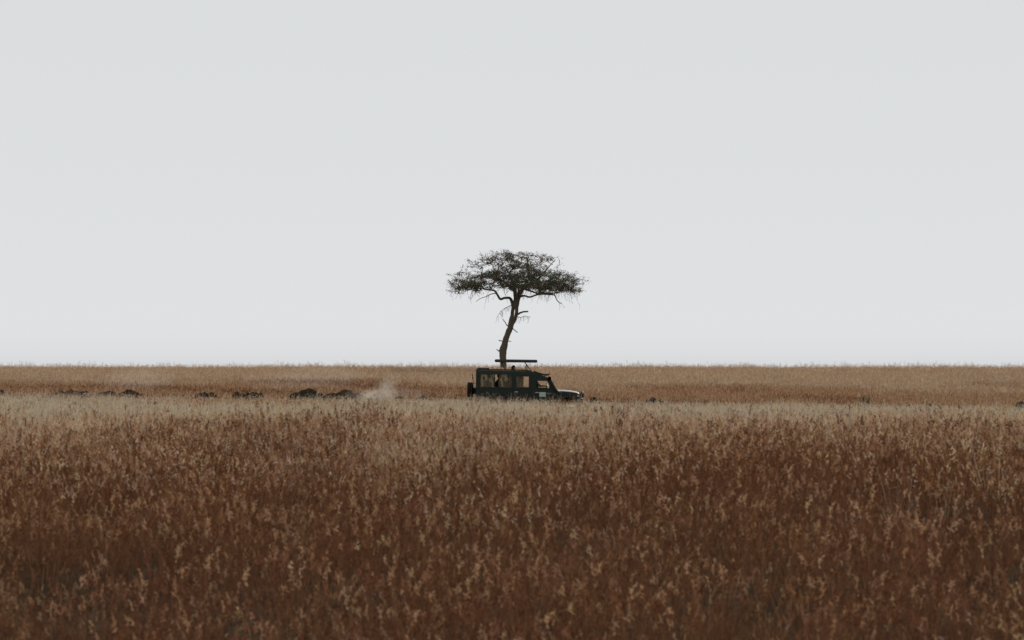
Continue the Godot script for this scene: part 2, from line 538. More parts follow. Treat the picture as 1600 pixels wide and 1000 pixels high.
	for st in [[[0.38, 4.45, 0.083], [0.57, 4.58, 0.069], [0.83, 4.66, 0.060], [1.16, 4.67, 0.055]], [[-0.23, 3.60, 0.050], [-0.37, 3.69, 0.037], [-0.50, 3.92, 0.030], [-0.67, 4.13, 0.025]],
			[[-0.02, 3.51, 0.041], [0.18, 3.35, 0.030], [0.39, 3.16, 0.030]], [[-0.50, 2.54, 0.046], [-0.73, 2.56, 0.037], [-0.96, 2.61, 0.030]], [[-0.37, 2.57, 0.037], [-0.05, 2.53, 0.021]],
			[[-0.73, 1.81, 0.073], [-0.96, 1.85, 0.046], [-1.12, 1.97, 0.018]]]:
		var l := limb(st, [0.05, 0.2])
		var lb := MB.new()
		lb.tube(l[0], l[1], 7, 0.08, 3)
		part("branch_stub", lb.mesh(), bark, tree)

	# foliage pads spread through the crown: [x, y, z, half width, half height, points, warm]
	var pads := []
	for i in 150:
		var a := rng.randf() * TAU
		var rho := sqrt(rng.randf())
		var x := 0.2 + cos(a) * rho * 4.55
		var z := sin(a) * rho * 4.2
		var top := 8.1 - 1.25 * pow(rho, 2.3)
		var low := 6.75 - 0.55 * rho
		var y := lerpf(low, top, pow(rng.randf(), 1.25))
		pads.append([x, y, z, rng.randf_range(0.45, 0.85), rng.randf_range(0.13, 0.24), rng.randi_range(7, 10), (0.55 if y > 7.7 else 0.35 if rho > 0.88 else 0.08)])
	for p in [[-0.35, 8.75, 0.3, 0.35, 0.3, 12, 0.0], [-0.1, 8.45, 0.3, 0.4, 0.3, 14, 0.0], [-0.75, 9.05, 0.2, 0.4, 0.12, 8, 0.3], [0.0, 8.1, 0.4, 0.45, 0.3, 12, 0.0],
			[-1.3, 8.75, 0.0, 0.8, 0.2, 9, 0.7], [-2.0, 8.45, 0.5, 0.8, 0.2, 8, 0.7], [-1.6, 8.15, -0.6, 0.9, 0.2, 9, 0.8], [-0.9, 8.35, -1.0, 0.8, 0.2, 9, 0.8], [0.7, 9.0, -0.3, 0.6, 0.13, 8, 0.7], [1.3, 8.9, 0.2, 0.55, 0.12, 7, 0.8],
			[2.7, 8.65, -0.5, 0.5, 0.2, 7, 0.6], [3.2, 8.6, -0.6, 0.5, 0.16, 5, 0.6], [1.6, 8.35, 0.8, 0.7, 0.2, 7, 0.6], [0.9, 8.2, 0.9, 0.7, 0.22, 8, 0.5],
			[-4.3, 7.15, 0.2, 0.5, 0.25, 8, 0.6], [-4.1, 6.6, 0.4, 0.6, 0.22, 8, 0.5], [-4.35, 6.15, 0.2, 0.45, 0.2, 7, 0.5], [-3.7, 7.5, -0.4, 0.6, 0.2, 8, 0.4], [-3.0, 7.9, 0.2, 0.7, 0.2, 8, 0.4],
			[4.5, 7.2, -0.4, 0.5, 0.25, 7, 0.7], [4.8, 6.7, 0.2, 0.4, 0.25, 6, 0.7], [4.4, 6.35, 0.4, 0.6, 0.25, 8, 0.5], [3.6, 6.7, 0.8, 0.7, 0.25, 9, 0.2], [3.4, 7.4, 0.3, 0.8, 0.22, 9, 0.3],
			[-2.7, 8.3, -0.3, 0.7, 0.2, 9, 0.6], [-1.7, 8.5, 0.9, 0.9, 0.22, 12, 0.7], [-1.1, 8.95, -0.4, 0.8, 0.16, 11, 0.6], [-0.6, 8.55, 0.9, 0.7, 0.25, 12, 0.5], [0.4, 8.75, 0.6, 0.8, 0.2, 11, 0.6], [1.1, 8.6, -0.8, 0.9, 0.2, 11, 0.6], [2.0, 8.75, -0.2, 0.7, 0.16, 9, 0.6], [2.2, 8.2, 0.6, 0.8, 0.2, 10, 0.5], [2.9, 7.8, -0.4, 0.8, 0.2, 9, 0.4], [-2.2, 8.05, -0.8, 0.9, 0.2, 10, 0.6], [-3.4, 7.2, 0.5, 0.8, 0.22, 10, 0.3], [-4.5, 6.75, -0.3, 0.5, 0.25, 9, 0.6], [-3.9, 6.9, -0.6, 0.7, 0.25, 10, 0.4], [4.0, 6.95, -0.6, 0.7, 0.25, 10, 0.4], [4.7, 6.3, -0.4, 0.5, 0.22, 8, 0.6]]:
		pads.append(p)
	var targets := []
	for p in pads:
		p[0] = 0.25 + (p[0] - 0.2) * 0.93
		if p[1] > 8.0: p[1] -= (p[1] - 8.0) * 0.16
		for k in p[5]:
			var q := Vector3(rng.randfn(), rng.randfn(), rng.randfn()) * 0.55
			targets.append([Vector3(p[0] + q.x * p[3], p[1] + q.y * p[4], p[2] + q.z * p[3]), p[6]])
	var fork := Vector3(0.3, 5.4, 0)
	targets.sort_custom(func(u, w): return (u[0] as Vector3).distance_squared_to(fork) < (w[0] as Vector3).distance_squared_to(fork))
	var ends := []
	for t in targets:
		var p: Vector3 = t[0]
		var best := 0; var bd2 := 1e9
		for i in nodes.size():
			var q: Vector3 = nodes[i]
			var dd := q.distance_squared_to(p)
			if q.y > p.y + 0.15: dd *= 1.8
			if dd < bd2: bd2 = dd; best = i
		var from: Vector3 = nodes[best]
		var steps := maxi(2, int(ceil(sqrt(bd2) / 0.3)))
		var prev := best
		for k in range(1, steps + 1):
			var u := float(k) / steps
			var q := from.lerp(p, u) + Vector3(rng.randfn(), rng.randfn(), rng.randfn()) * 0.035 * (1.0 if k < steps else 0.0)
			q.y -= sin(u * PI) * 0.06 * sqrt(bd2)
			nodes.append(q); parent_of.append(prev); load_.append(0)
			prev = nodes.size() - 1
		ends.append([prev, t[1]])
	for e in ends:
		var i: int = e[0]
		while i >= 0:
			load_[i] += 1
			i = parent_of[i]
	var tw := MB.new()
	for i in nodes.size():
		var pr: int = parent_of[i]
		if pr < 0: continue
		var ra := minf(0.005 + 0.0048 * sqrt(float(load_[pr])), 0.04)
		var rb := 0.005 + 0.0048 * sqrt(float(load_[i]))
		tw.tube([nodes[pr], nodes[i]], [minf(ra, rb * 1.5), rb], 5)
	part("branches", tw.mesh(), bark, tree)
	# leaves and bare twigs
	var leaf := StandardMaterial3D.new()
	leaf.vertex_color_use_as_albedo = true
	leaf.roughness = 0.7
	leaf.backlight_enabled = true
	leaf.backlight = Color(0.4, 0.4, 0.4)
	leaf.cull_mode = BaseMaterial3D.CULL_DISABLED
	var lm := MB.new()
	var fine := MB.new()
	for e in ends:
		var p: Vector3 = nodes[e[0]]
		var before: Vector3 = nodes[parent_of[e[0]]]
		var warm: bool = rng.randf() < e[1]
		var count := rng.randi_range(14, 25) if not warm else rng.randi_range(10, 18)
		for k in count:
			var q := p + Vector3(rng.randfn(), rng.randfn() * 0.45, rng.randfn()) * 0.17
			if k % 3 == 0: q = before.lerp(p, rng.randf()) + Vector3(rng.randfn(), rng.randfn(), rng.randfn()) * 0.05
			var g := rng.randf_range(0.7, 1.35)
			lm.col = Color(0.052 * g, 0.062 * g, 0.032 * g)
			if warm and rng.randf() < 0.7: lm.col = Color(0.19 * g, 0.085 * g, 0.045 * g)
			var u := Vector3(rng.randf_range(-1, 1), rng.randf_range(-0.6, 0.3), rng.randf_range(-1, 1)).normalized()
			var w := u.cross(Vector3(rng.randfn(), rng.randfn(), rng.randfn())).normalized()
			var ln := rng.randf_range(0.06, 0.13); var wd := rng.randf_range(0.018, 0.035)
			lm.quad(q, q + u * ln * 0.5 + w * wd, q + u * ln, q + u * ln * 0.5 - w * wd)
		for k in 3:
			var dir := ((p - before).normalized() + Vector3(rng.randfn(), rng.randfn() + 0.1, rng.randfn()) * 0.6).normalized()
			fine.tube([p, p + dir * rng.randf_range(0.12, 0.3)], [0.006, 0.003], 3)
	# drooping bare twigs under the rim
	var rim := nodes.size()
	var hung := 0
	var guard := 0
	while hung < 190 and guard < 6000:
		guard += 1
		var p: Vector3 = nodes[rng.randi() % rim]
		if p.y > 6.75 or Vector2(p.x - 0.2, p.z).length() < 1.6: continue
		hung += 1
		var q := p
		var dir := Vector3(rng.randf_range(-0.5, 0.5) + signf(p.x) * 0.25, -0.5, rng.randf_range(-0.5, 0.5)).normalized()
		var line := [q]
		var n := rng.randi_range(2, 6)
		for k in n:
			q += dir * rng.randf_range(0.12, 0.22)
			dir = (dir + Vector3(rng.randf_range(-0.35, 0.35), -0.25, rng.randf_range(-0.35, 0.35))).normalized()
			line.append(q)
			if rng.randf() < 0.7:
				var sd := (dir + Vector3(rng.randfn(), rng.randfn(), rng.randfn()) * 0.8).normalized()
				fine.tube([q, q + sd * rng.randf_range(0.1, 0.3)], [0.006, 0.004], 3)
		var rr := []
		for k in line.size(): rr.append(lerpf(0.011, 0.005, float(k) / n))
		fine.tube(line, rr, 4)
	for tg in [[[0.00, 5.11, 0.037], [-0.18, 5.07, 0.025], [-0.55, 4.88, 0.021], [-0.83, 4.65, 0.016], [-1.06, 4.29, 0.009]], [[0.30, 4.33, 0.028], [0.60, 4.24, 0.021], [0.92, 4.35, 0.018], [1.33, 4.26, 0.011]]]:
		var l := limb(tg, [0.05, 0.35])
		fine.tube(l[0], l[1], 5)
		for i in range(1, l[0].size()):
			for k in 4:
				var p: Vector3 = (l[0][i - 1] as Vector3).lerp(l[0][i], rng.randf())
				var dir := Vector3(rng.randf_range(-0.8, 0.4), rng.randf_range(-1.0, 0.1), rng.randf_range(-0.4, 0.4)).normalized()
				fine.tube([p, p + dir * rng.randf_range(0.15, 0.3), p + dir * 0.3 + Vector3(-0.03, -rng.randf_range(0.08, 0.25), 0)], [0.010, 0.008, 0.005], 4)
	part("twigs", fine.mesh(), bark, tree).set_meta("kind", "stuff")
	part("crown", lm.mesh(), leaf, tree).set_meta("kind", "stuff")


# ---------------------------------------------------------------- soil mounds and shrub
func build_mounds() -> void:
	rng.seed = 77
	var earth := mat(Color(1, 1, 1), 1.0)
	earth.albedo_texture = noise_texture(256, 0.04, 31, Color(0.013, 0.010, 0.007), Color(0.055, 0.043, 0.029), 5)
	earth.metallic_specular = 0.0
	earth.uv1_triplanar = true; earth.uv1_world_triplanar = true; earth.uv1_scale = Vector3.ONE * 0.9
	var bump := FastNoiseLite.new()
	bump.seed = 5; bump.frequency = 1.1; bump.fractal_octaves = 4
	var heaps := [
		[[[-24.96, 0.59, 0.82]], "dark soil heap with one short slope, last of the row past reddish grass"],
		[[[-21.98, 0.43, 0.77], [-21.26, 0.50, 0.84], [-20.73, 0.37, 0.73]], "long dark soil mound with three merging humps"],
		[[[-19.49, 0.31, 0.81], [-19.87, 0.40, 0.71]], "dark soil mound steep on one side, touching a smooth rounded mound"],
		[[[-18.56, 0.62, 0.83]], "smooth evenly rounded dark soil mound beside a steep-sided one"],
		[[[-15.95, 0.31, 0.68]], "very low soil heap barely showing above the grass, beside a low double heap"],
		[[[-14.96, 0.50, 0.73], [-14.53, 0.28, 0.75]], "low grassy double heap of soil beside a row of lumps"],
		[[[-13.32, 0.25, 0.81], [-13.04, 0.16, 0.75], [-12.82, 0.19, 0.77], [-12.51, 0.26, 0.81], [-12.23, 0.19, 0.75]], "row of small dark clod-like lumps of dug soil"],
		[[[-9.93, 0.53, 1.05], [-10.46, 0.37, 0.85]], "tallest soil mound, with a high rounded peak and one shoulder"],
		[[[-9.28, 0.19, 0.81]], "small soil lump between the tallest mound and the widest mound"],
		[[[-8.07, 0.81, 0.95], [-8.69, 0.43, 0.89], [-7.54, 0.40, 0.86]], "widest soil mound, flat topped, nearest to the dust cloud"],
		[[[-5.43, 0.34, 0.74]], "low soil heap in the grass just past the dust cloud"],
		[[[-4.28, 0.43, 0.75]], "low soil heap in the grass behind the spare wheel of the vehicle"],
		[[[3.97, 0.25, 0.77]], "small black soil lump just ahead of the vehicle's bull bar"],
		[[[6.89, 0.62, 0.81], [7.33, 0.37, 0.71]], "broad grassy soil mound ahead of the vehicle, past the small black lump"],
		[[[20.24, 0.30, 0.72]], "low dark soil lump past the little dark shrub"],
		[[[24.83, 0.43, 0.90]], "black soil mound standing alone at the far end of the track"],
	]
	for hp in heaps:
		var domes: Array = hp[0]
		var cx: float = domes[0][0]; var cd := 138.0
		var o := thing("soil_mound", hp[1], "mound", Vector3(cx, ground_at(cx, cd), -cd), "soil mounds along the track")
		var lo := 1e9; var hi := -1e9; var wide := 0.0
		for q in domes:
			lo = minf(lo, q[0] - q[1] * 1.7 - cx); hi = maxf(hi, q[0] + q[1] * 1.7 - cx)
			wide = maxf(wide, q[1])
		var deep := wide * 1.6 + 0.3
		var nx := int((hi - lo) / 0.055) + 2; var nz := int(2 * deep / 0.075) + 2
		var b := MB.new()
		var hs := PackedFloat32Array()
		for j in nz:
			for i in nx:
				var x := lerpf(lo, hi, float(i) / (nx - 1)); var z := lerpf(-deep, deep, float(j) / (nz - 1))
				var h := -0.12
				for q in domes:
					var u: float = (x - (q[0] - cx)) / (q[1] * 1.7); var w: float = z / deep
					var r := u * u + w * w
					h = maxf(h, float(q[2]) * (pow(maxf(0.0, 1.0 - r), 0.8)) - 0.08)
				var nse := bump.get_noise_3d(x + cx, 0, z)
				var lump := absf(bump.get_noise_3d((x + cx) * 2.2, 9, z * 2.2))
				h += (nse * 0.15 + (0.25 - lump) * 0.14) * smoothstep(-0.1, 0.5, h)
				hs.append(h)
		for j in nz:
			for i in nx:
				var x := lerpf(lo, hi, float(i) / (nx - 1)); var z := lerpf(-deep, deep, float(j) / (nz - 1))
				var k := j * nx + i
				var dx := hs[j * nx + mini(i + 1, nx - 1)] - hs[j * nx + maxi(i - 1, 0)]
				var dz := hs[mini(j + 1, nz - 1) * nx + i] - hs[maxi(j - 1, 0) * nx + i]
				b.vert(Vector3(x, hs[k], z), Vector3(-dx / 0.11, 1, -dz / 0.15).normalized())
		for j in nz - 1:
			for i in nx - 1:
				var a := j * nx + i
				b.face(a, a + nx, a + nx + 1); b.face(a, a + nx + 1, a + 1)
		part("heap", b.mesh(), earth, o)
		# loose clods lying on the heap
		for k in 3 + domes.size() * 3:
			var i := rng.randi_range(2, nx - 3); var j := rng.randi_range(nz / 4, nz * 3 / 4)
			var at := Vector3(lerpf(lo, hi, float(i) / (nx - 1)), hs[j * nx + i], lerpf(-deep, deep, float(j) / (nz - 1)))
			if at.y < 0.25: continue
			var c := MB.new()
			var r := rng.randf_range(0.025, 0.055)
			var ring := []
			for u in 5:
				var row := []
				for w in 7:
					var th := PI * u / 4.0; var ph := TAU * w / 7.0
					var rr := r * (1.0 + bump.get_noise_3d(sin(th) * cos(ph) * 2 + k * 7, cos(th) * 2, sin(th) * sin(ph) * 2) * 0.9)
					row.append(Vector3(sin(th) * cos(ph), cos(th) * 0.75, sin(th) * sin(ph)) * rr)
				ring.append(row)
			for u in 4:
				for w in 7:
					c.quad(ring[u][w], ring[u][(w + 1) % 7], ring[u + 1][(w + 1) % 7], ring[u + 1][w])
			var cl := part("clod", c.mesh(), earth, o)
			cl.position = at + Vector3(0, r * 0.2, 0)
			cl.rotation = Vector3(0, rng.randf() * TAU, 0)
		clear_spots.append([cx + (lo + hi) / 2, cd, (hi - lo) / 2 * 0.7, deep * 0.6])
	# the little dark shrub
	var sx := 17.1; var sd := 137.5
	var sh := thing("small_shrub", "little dark green shrub sticking up alone beside the track", "shrub", Vector3(sx, ground_at(sx, sd), -sd))
	var st := MB.new(); var fo := MB.new()
	for k in 9:
		var a := rng.randf() * TAU
		var tip := Vector3(cos(a) * 0.22, rng.randf_range(0.6, 1.05), sin(a) * 0.22)
		st.tube([Vector3.ZERO, tip * Vector3(0.5, 0.55, 0.5), tip], [0.016, 0.011, 0.005], 5)
		for i in 60:
			var q := tip * rng.randf_range(0.45, 1.05) + Vector3(rng.randfn(), rng.randfn(), rng.randfn()) * 0.05
			var g := rng.randf_range(0.7, 1.3)
			fo.col = Color(0.035 * g, 0.045 * g, 0.022 * g)
			var u := Vector3(rng.randfn(), rng.randfn() + 0.5, rng.randfn()).normalized()
			var w := u.cross(Vector3(rng.randfn(), rng.randfn(), rng.randfn())).normalized()
			fo.quad(q, q + u * 0.04 + w * 0.014, q + u * 0.08, q + u * 0.04 - w * 0.014)
	part("stems", st.mesh(), mat(Color(0.05, 0.035, 0.025), 0.9), sh)
	var lm := mat(Color(1, 1, 1), 0.7)
	lm.vertex_color_use_as_albedo = true
	part("foliage", fo.mesh(), lm, sh).set_meta("kind", "stuff")


# ---------------------------------------------------------------- vehicle
func csg_box(parent: Node, at: Vector3, size: Vector3, op: int, rot := Vector3.ZERO) -> void:
	var c := CSGBox3D.new()
	c.size = size; c.position = at; c.rotation = rot; c.operation = op
	parent.add_child(c, true)

func csg_poly(parent: Node, pts: PackedVector2Array, depth: float, op: int, along_x := false) -> void:
	var c := CSGPolygon3D.new()
	c.polygon = pts
	c.mode = CSGPolygon3D.MODE_DEPTH
	c.depth = depth
	c.operation = op
	if along_x:
		c.rotation.y = -PI / 2
		c.position.x = -depth / 2 + 0.7
		c.position.x = depth / 2 + 0.7 - depth
	else:
		c.position.z = depth / 2
	parent.add_child(c, true)

func build_vehicle() -> void:
	rng.seed = 99
	var d := 131.9
	var v := thing("safari_vehicle", "dark green long-bodied safari off-roader with raised pop-up roof, driving along the track", "vehicle", Vector3(0, ground_at(0, d) + 0.012, -d))
	v.rotation.z = -0.0125
	var green := mat(Color(1, 1, 1), 0.42)
	green.albedo_texture = noise_texture(256, 0.03, 51, Color(0.015, 0.022, 0.018), Color(0.026, 0.036, 0.030), 4)
	green.uv1_triplanar = true; green.uv1_scale = Vector3.ONE * 0.8
	green.metallic_specular = 0.2
	var hood_paint := mat(Color(0.016, 0.026, 0.018), 0.28)
	hood_paint.clearcoat_enabled = true; hood_paint.clearcoat = 1.0; hood_paint.clearcoat_roughness = 0.2
	var black := mat(Color(0.010, 0.010, 0.010), 0.75)
	var rubber := mat(Color(0.026, 0.023, 0.020), 0.95)
	var steel := mat(Color(0.35, 0.34, 0.32), 0.4, 0.9)
	var cover := mat(Color(0.022, 0.020, 0.012), 0.8)
	var glass := StandardMaterial3D.new()
	glass.transparency = BaseMaterial3D.TRANSPARENCY_ALPHA
	glass.albedo_color = Color(0.17, 0.25, 0.20, 0.28)
	glass.roughness = 0.03
	var W := 0.87
	var body := CSGCombiner3D.new()
	body.name = "body"
	v.add_child(body, true)
	var side := PackedVector2Array([Vector2(-1.68, 0.52), Vector2(-1.685, 2.06), Vector2(-1.64, 2.12), Vector2(0.70, 2.105), Vector2(0.94, 2.02), Vector2(1.62, 1.755), Vector2(1.70, 1.70), Vector2(2.0, 1.19), Vector2(2.05, 1.125), Vector2(2.7, 1.105), Vector2(3.02, 1.045), Vector2(3.10, 0.98), Vector2(3.12, 0.60), Vector2(3.02, 0.52)])
	csg_poly(body, side, 2 * W, CSGShape3D.OPERATION_UNION)
	var sec := PackedVector2Array()
	for s in [[0.84, 0.50], [0.87, 0.62], [0.87, 1.90], [0.855, 1.99], [0.82, 2.05], [0.76, 2.09], [0.6, 2.112], [0.3, 2.125]]: sec.append(Vector2(s[0], s[1]))
	for i in range(7, -1, -1): sec.append(Vector2(-sec[i].x, sec[i].y))
	csg_poly(body, sec, 6.0, CSGShape3D.OPERATION_INTERSECTION, true)
	var inner := PackedVector2Array([Vector2(-1.64, 0.72), Vector2(-1.645, 2.05), Vector2(0.68, 2.06), Vector2(0.92, 1.98), Vector2(1.60, 1.71), Vector2(1.66, 1.67), Vector2(1.955, 1.15), Vector2(1.97, 0.72)])
	csg_poly(body, inner, 2 * W - 0.09, CSGShape3D.OPERATION_SUBTRACTION)
	var cut := CSGShape3D.OPERATION_SUBTRACTION
	csg_box(body, Vector3(-0.755, 1.575, 0), Vector3(1.46, 0.59, 2.2), cut)          # long rear side windows
	csg_box(body, Vector3(0.475, 1.54, 0), Vector3(0.60, 0.52, 2.2), cut)            # middle side windows
	csg_poly(body, PackedVector2Array([Vector2(1.10, 1.28), Vector2(1.10, 1.60), Vector2(1.60, 1.60), Vector2(1.72, 1.42), Vector2(1.72, 1.28)]), 2.2, cut)   # front door windows
	csg_box(body, Vector3(1.85, 1.44, 0), Vector3(0.3, 0.46, 1.44), cut, Vector3(0, 0, 0.53))   # windscreen opening
	csg_box(body, Vector3(-1.68, 1.58, 0), Vector3(0.2, 0.5, 1.3), cut)              # rear window
	csg_box(body, Vector3(-0.05, 2.1, 0), Vector3(1.30, 0.4, 1.15), cut)             # roof opening
	for wx in [-0.50, 2.55]:
		for s in [-1, 1]:
			var c := CSGCylinder3D.new()
			c.radius = 0.47; c.height = 0.5; c.sides = 28
			c.rotation.x = PI / 2; c.position = Vector3(wx, 0.38, s * 0.80); c.operation = cut
			body.add_child(c, true)
	for s in [-1, 1]:                                                                # door gaps
		for gx in [0.97, 1.93, 0.12, 0.84]:
			csg_box(body, Vector3(gx, 0.96, s * W), Vector3(0.014, 0.6, 0.02), cut)
		csg_box(body, Vector3(1.45, 0.665, s * W), Vector3(0.95, 0.014, 0.02), cut)
		csg_box(body, Vector3(-0.4, 1.19, s * W), Vector3(2.5, 0.012, 0.014), cut)
	body.material_override = green
	# bonnet: crowned sheet between the wings
	var hb := MB.new()
	var hx := [2.0, 2.12, 2.3, 2.5, 2.7, 2.88, 3.0, 3.07]
	var hy := [1.185, 1.195, 1.195, 1.185, 1.165, 1.14, 1.115, 1.08]
	var hz := [0.0, 0.2, 0.4, 0.55, 0.64, 0.70, 0.735, 0.75]
	var hdrop := [0.0, 0.002, 0.008, 0.022, 0.036, 0.048, 0.058, 0.072]
	var zs := []; var ds := []
	for i in range(7, 0, -1): zs.append(-hz[i]); ds.append(hdrop[i])
	zs.append_array(hz); ds.append_array(hdrop)
	var hp := func(i: int, k: int) -> Vector3:
		var ii := clampi(i, 0, 7); var kk := clampi(k, 0, 14)
		return Vector3(hx[ii], hy[ii] - ds[kk], zs[kk] * (1.0 - 0.012 * ii))
	for i in 8:
		for k in 15:
			var du: Vector3 = hp.call(i + 1, k) - hp.call(i - 1, k)
			var dw: Vector3 = hp.call(i, k + 1) - hp.call(i, k - 1)
			hb.vert(hp.call(i, k), dw.cross(du).normalized())
	for i in 7:
		for k in 14:
			var a := i * 15 + k
			hb.face(a, a + 1, a + 16); hb.face(a, a + 16, a + 15)
	part("bonnet", hb.mesh(), hood_paint, v)
	# glazing
	var pane := func(size: Vector3, t: Transform3D, called := "window_pane") -> void:
		var b := MB.new()
		b.block(size, t, 0.001)
		part(called, b.mesh(), glass, v)
	for s in [-1, 1]:
		pane.call(Vector3(0.66, 0.60, 0.006), Transform3D(Basis.IDENTITY, Vector3(-1.16, 1.575, s * 0.842)))
		pane.call(Vector3(0.60, 0.60, 0.006), Transform3D(Basis.IDENTITY, Vector3(-0.33, 1.575, s * 0.852)))
		pane.call(Vector3(0.33, 0.53, 0.006), Transform3D(Basis.IDENTITY, Vector3(0.335, 1.54, s * 0.85)))
		pane.call(Vector3(0.33, 0.53, 0.006), Transform3D(Basis.IDENTITY, Vector3(0.36, 1.54, s * 0.838)))
	pane.call(Vector3(0.006, 0.54, 1.34), Transform3D(Basis.IDENTITY, Vector3(-1.662, 1.58, 0)))
	# windscreen, bowed outwards
	var wb := MB.new()
	for i in 13:
		var z := lerpf(-0.76, 0.76, i / 12.0)
		var bow := 0.085 * (1.0 - pow(z / 0.76, 2.0))
		var nn := Vector3(0.86, 0.5, 0.2 * z).normalized()
		wb.vert(Vector3(1.69 + bow, 1.70 + 0.02, z), nn)
		wb.vert(Vector3(1.995 + bow, 1.19, z), nn)
	for i in 12:
		wb.face(i * 2, i * 2 + 1, i * 2 + 3); wb.face(i * 2, i * 2 + 3, i * 2 + 2)
	part("windscreen", wb.mesh(), glass, v)
	for s in [-1, 1]:   # window frames, dark rubber standing proud
		for fr in [[-0.755, 1.575, 1.50, 0.64], [0.475, 1.54, 0.64, 0.56]]:
			var b := MB.new()
			for k in [-1, 1]:
				b.block(Vector3(fr[2], 0.035, 0.02), Transform3D(Basis.IDENTITY, Vector3(fr[0], fr[1] + k * (fr[3] / 2 - 0.012), s * 0.872)), 0.004)
				b.block(Vector3(0.035, fr[3] - 0.07, 0.02), Transform3D(Basis.IDENTITY, Vector3(fr[0] + k * (fr[2] / 2 - 0.015), fr[1], s * 0.872)), 0.004)
			if fr[2] > 1.0: b.block(Vector3(0.03, fr[3] - 0.08, 0.016), Transform3D(Basis.IDENTITY, Vector3(-0.82, fr[1], s * 0.868)), 0.003)
			part("window_frame", b.mesh(), black, v)
	# roof rail, gutter
	for s in [-1, 1]:
		var b := MB.new()
		b.tube([Vector3(-1.66, 2.09, s * 0.80), Vector3(-0.2, 2.085, s * 0.80), Vector3(0.70, 2.07, s * 0.80), Vector3(0.95, 1.985, s * 0.80)], [0.022, 0.022, 0.022, 0.018], 8)
		part("roof_gutter", b.mesh(), black, v)
	var rb := MB.new()
	rb.block(Vector3(0.55, 0.05, 1.2), Transform3D(Basis.IDENTITY, Vector3(-1.35, 2.14, 0)), 0.02)
	part("roof_rim", rb.mesh(), black, v)
	# raised roof panel on struts
	var pb := MB.new()
	pb.block(Vector3(1.97, 0.14, 1.34), Transform3D(Basis.IDENTITY, Vector3(0.155, 2.50, 0)), 0.045)
	part("pop_up_roof", pb.mesh(), cover, v)
	for s in [-1, 1]:
		for st in [[Vector3(-0.52, 2.46, s * 0.5), Vector3(-0.31, 2.06, s * 0.56), 0.026], [Vector3(0.55, 2.46, s * 0.5), Vector3(0.90, 2.0, s * 0.56), 0.02], [Vector3(0.63, 2.37, s * 0.5), Vector3(0.59, 2.05, s * 0.54), 0.013], [Vector3(0.66, 2.30, s * 0.5), Vector3(0.66, 2.05, s * 0.54), 0.013]]:
			var b := MB.new()
			b.tube([st[0], st[1]], [st[2], st[2]], 8)
			part("roof_strut", b.mesh(), black, v)
	# front hatch flap, dished, with a red lip
	var fb := MB.new()
	var fx := [0.98, 1.10, 1.25, 1.38, 1.50, 1.60, 1.68]
	var fy := [2.05, 2.01, 1.96, 1.925, 1.905, 1.905, 1.925]
	for i in 6:
		var a0 := Vector3(fx[i], fy[i] + 0.018, 0); var a1 := Vector3(fx[i + 1], fy[i + 1] + 0.018, 0)
		var u := Vector3(0, 0.088, 0); var z := Vector3(0, 0, 0.62)
		fb.quad(a0 + z, a1 + z, a1 - z, a0 - z)
		fb.quad(a0 - u - z, a1 - u - z, a1 - u + z, a0 - u + z)
		fb.quad(a0 - u + z, a1 - u + z, a1 + z, a0 + z)
		fb.quad(a0 - z, a1 - z, a1 - u - z, a0 - u - z)
	fb.quad(Vector3(0.98, 2.063, 0.62), Vector3(0.98, 2.063, -0.62), Vector3(0.98, 1.98, -0.62), Vector3(0.98, 1.98, 0.62))
	var flap := part("hatch_flap", fb.mesh(), black, v)
	var lip := MB.new()
	lip.block(Vector3(0.09, 0.05, 1.26), Transform3D(Basis(Vector3(0, 0, 1), 0.2), Vector3(1.72, 1.92, 0)), 0.012)
	part("lip", lip.mesh(), mat(Color(0.13, 0.025, 0.02), 0.5), flap)
	for s in [-1, 1]:
		for br in [[Vector3(1.05, 2.0, s * 0.5), Vector3(1.05, 1.93, s * 0.5)], [Vector3(1.5, 1.88, s * 0.5), Vector3(1.48, 1.76, s * 0.5)]]:
			var b := MB.new()
			b.tube(br, [0.015, 0.015], 6)
			part("flap_bracket", b.mesh(), black, flap)
	# air intake up the windscreen pillar
	var sb := MB.new()
	sb.tube([Vector3(2.25, 1.02, 0.885), Vector3(2.08, 1.12, 0.91), Vector3(1.98, 1.24, 0.915), Vector3(1.74, 1.64, 0.915), Vector3(1.70, 1.70, 0.915)], [0.045, 0.05, 0.05, 0.05, 0.05], 10)
	var snorkel := part("snorkel", sb.mesh(), black, v)
	var sh := MB.new()
	sh.lathe([Vector2(-0.075, 0.0), Vector2(-0.075, 0.06), Vector2(-0.05, 0.075), Vector2(0.05, 0.075), Vector2(0.075, 0.06), Vector2(0.075, 0.0)], 16, Transform3D(Basis(Vector3.RIGHT, PI / 2), Vector3(1.705, 1.72, 0.915)))
	part("intake_head", sh.mesh(), black, snorkel)
	# wheels
	var tyre := [Vector2(-0.12, 0.21), Vector2(-0.135, 0.30), Vector2(-0.12, 0.36), Vector2(-0.085, 0.385), Vector2(0.085, 0.385), Vector2(0.12, 0.36), Vector2(0.135, 0.30), Vector2(0.12, 0.21)]
	var rim := [Vector2(-0.1, 0.22), Vector2(0.105, 0.22), Vector2(0.09, 0.205), Vector2(0.03, 0.17), Vector2(0.02, 0.10), Vector2(0.06, 0.07), Vector2(0.05, 0.0)]
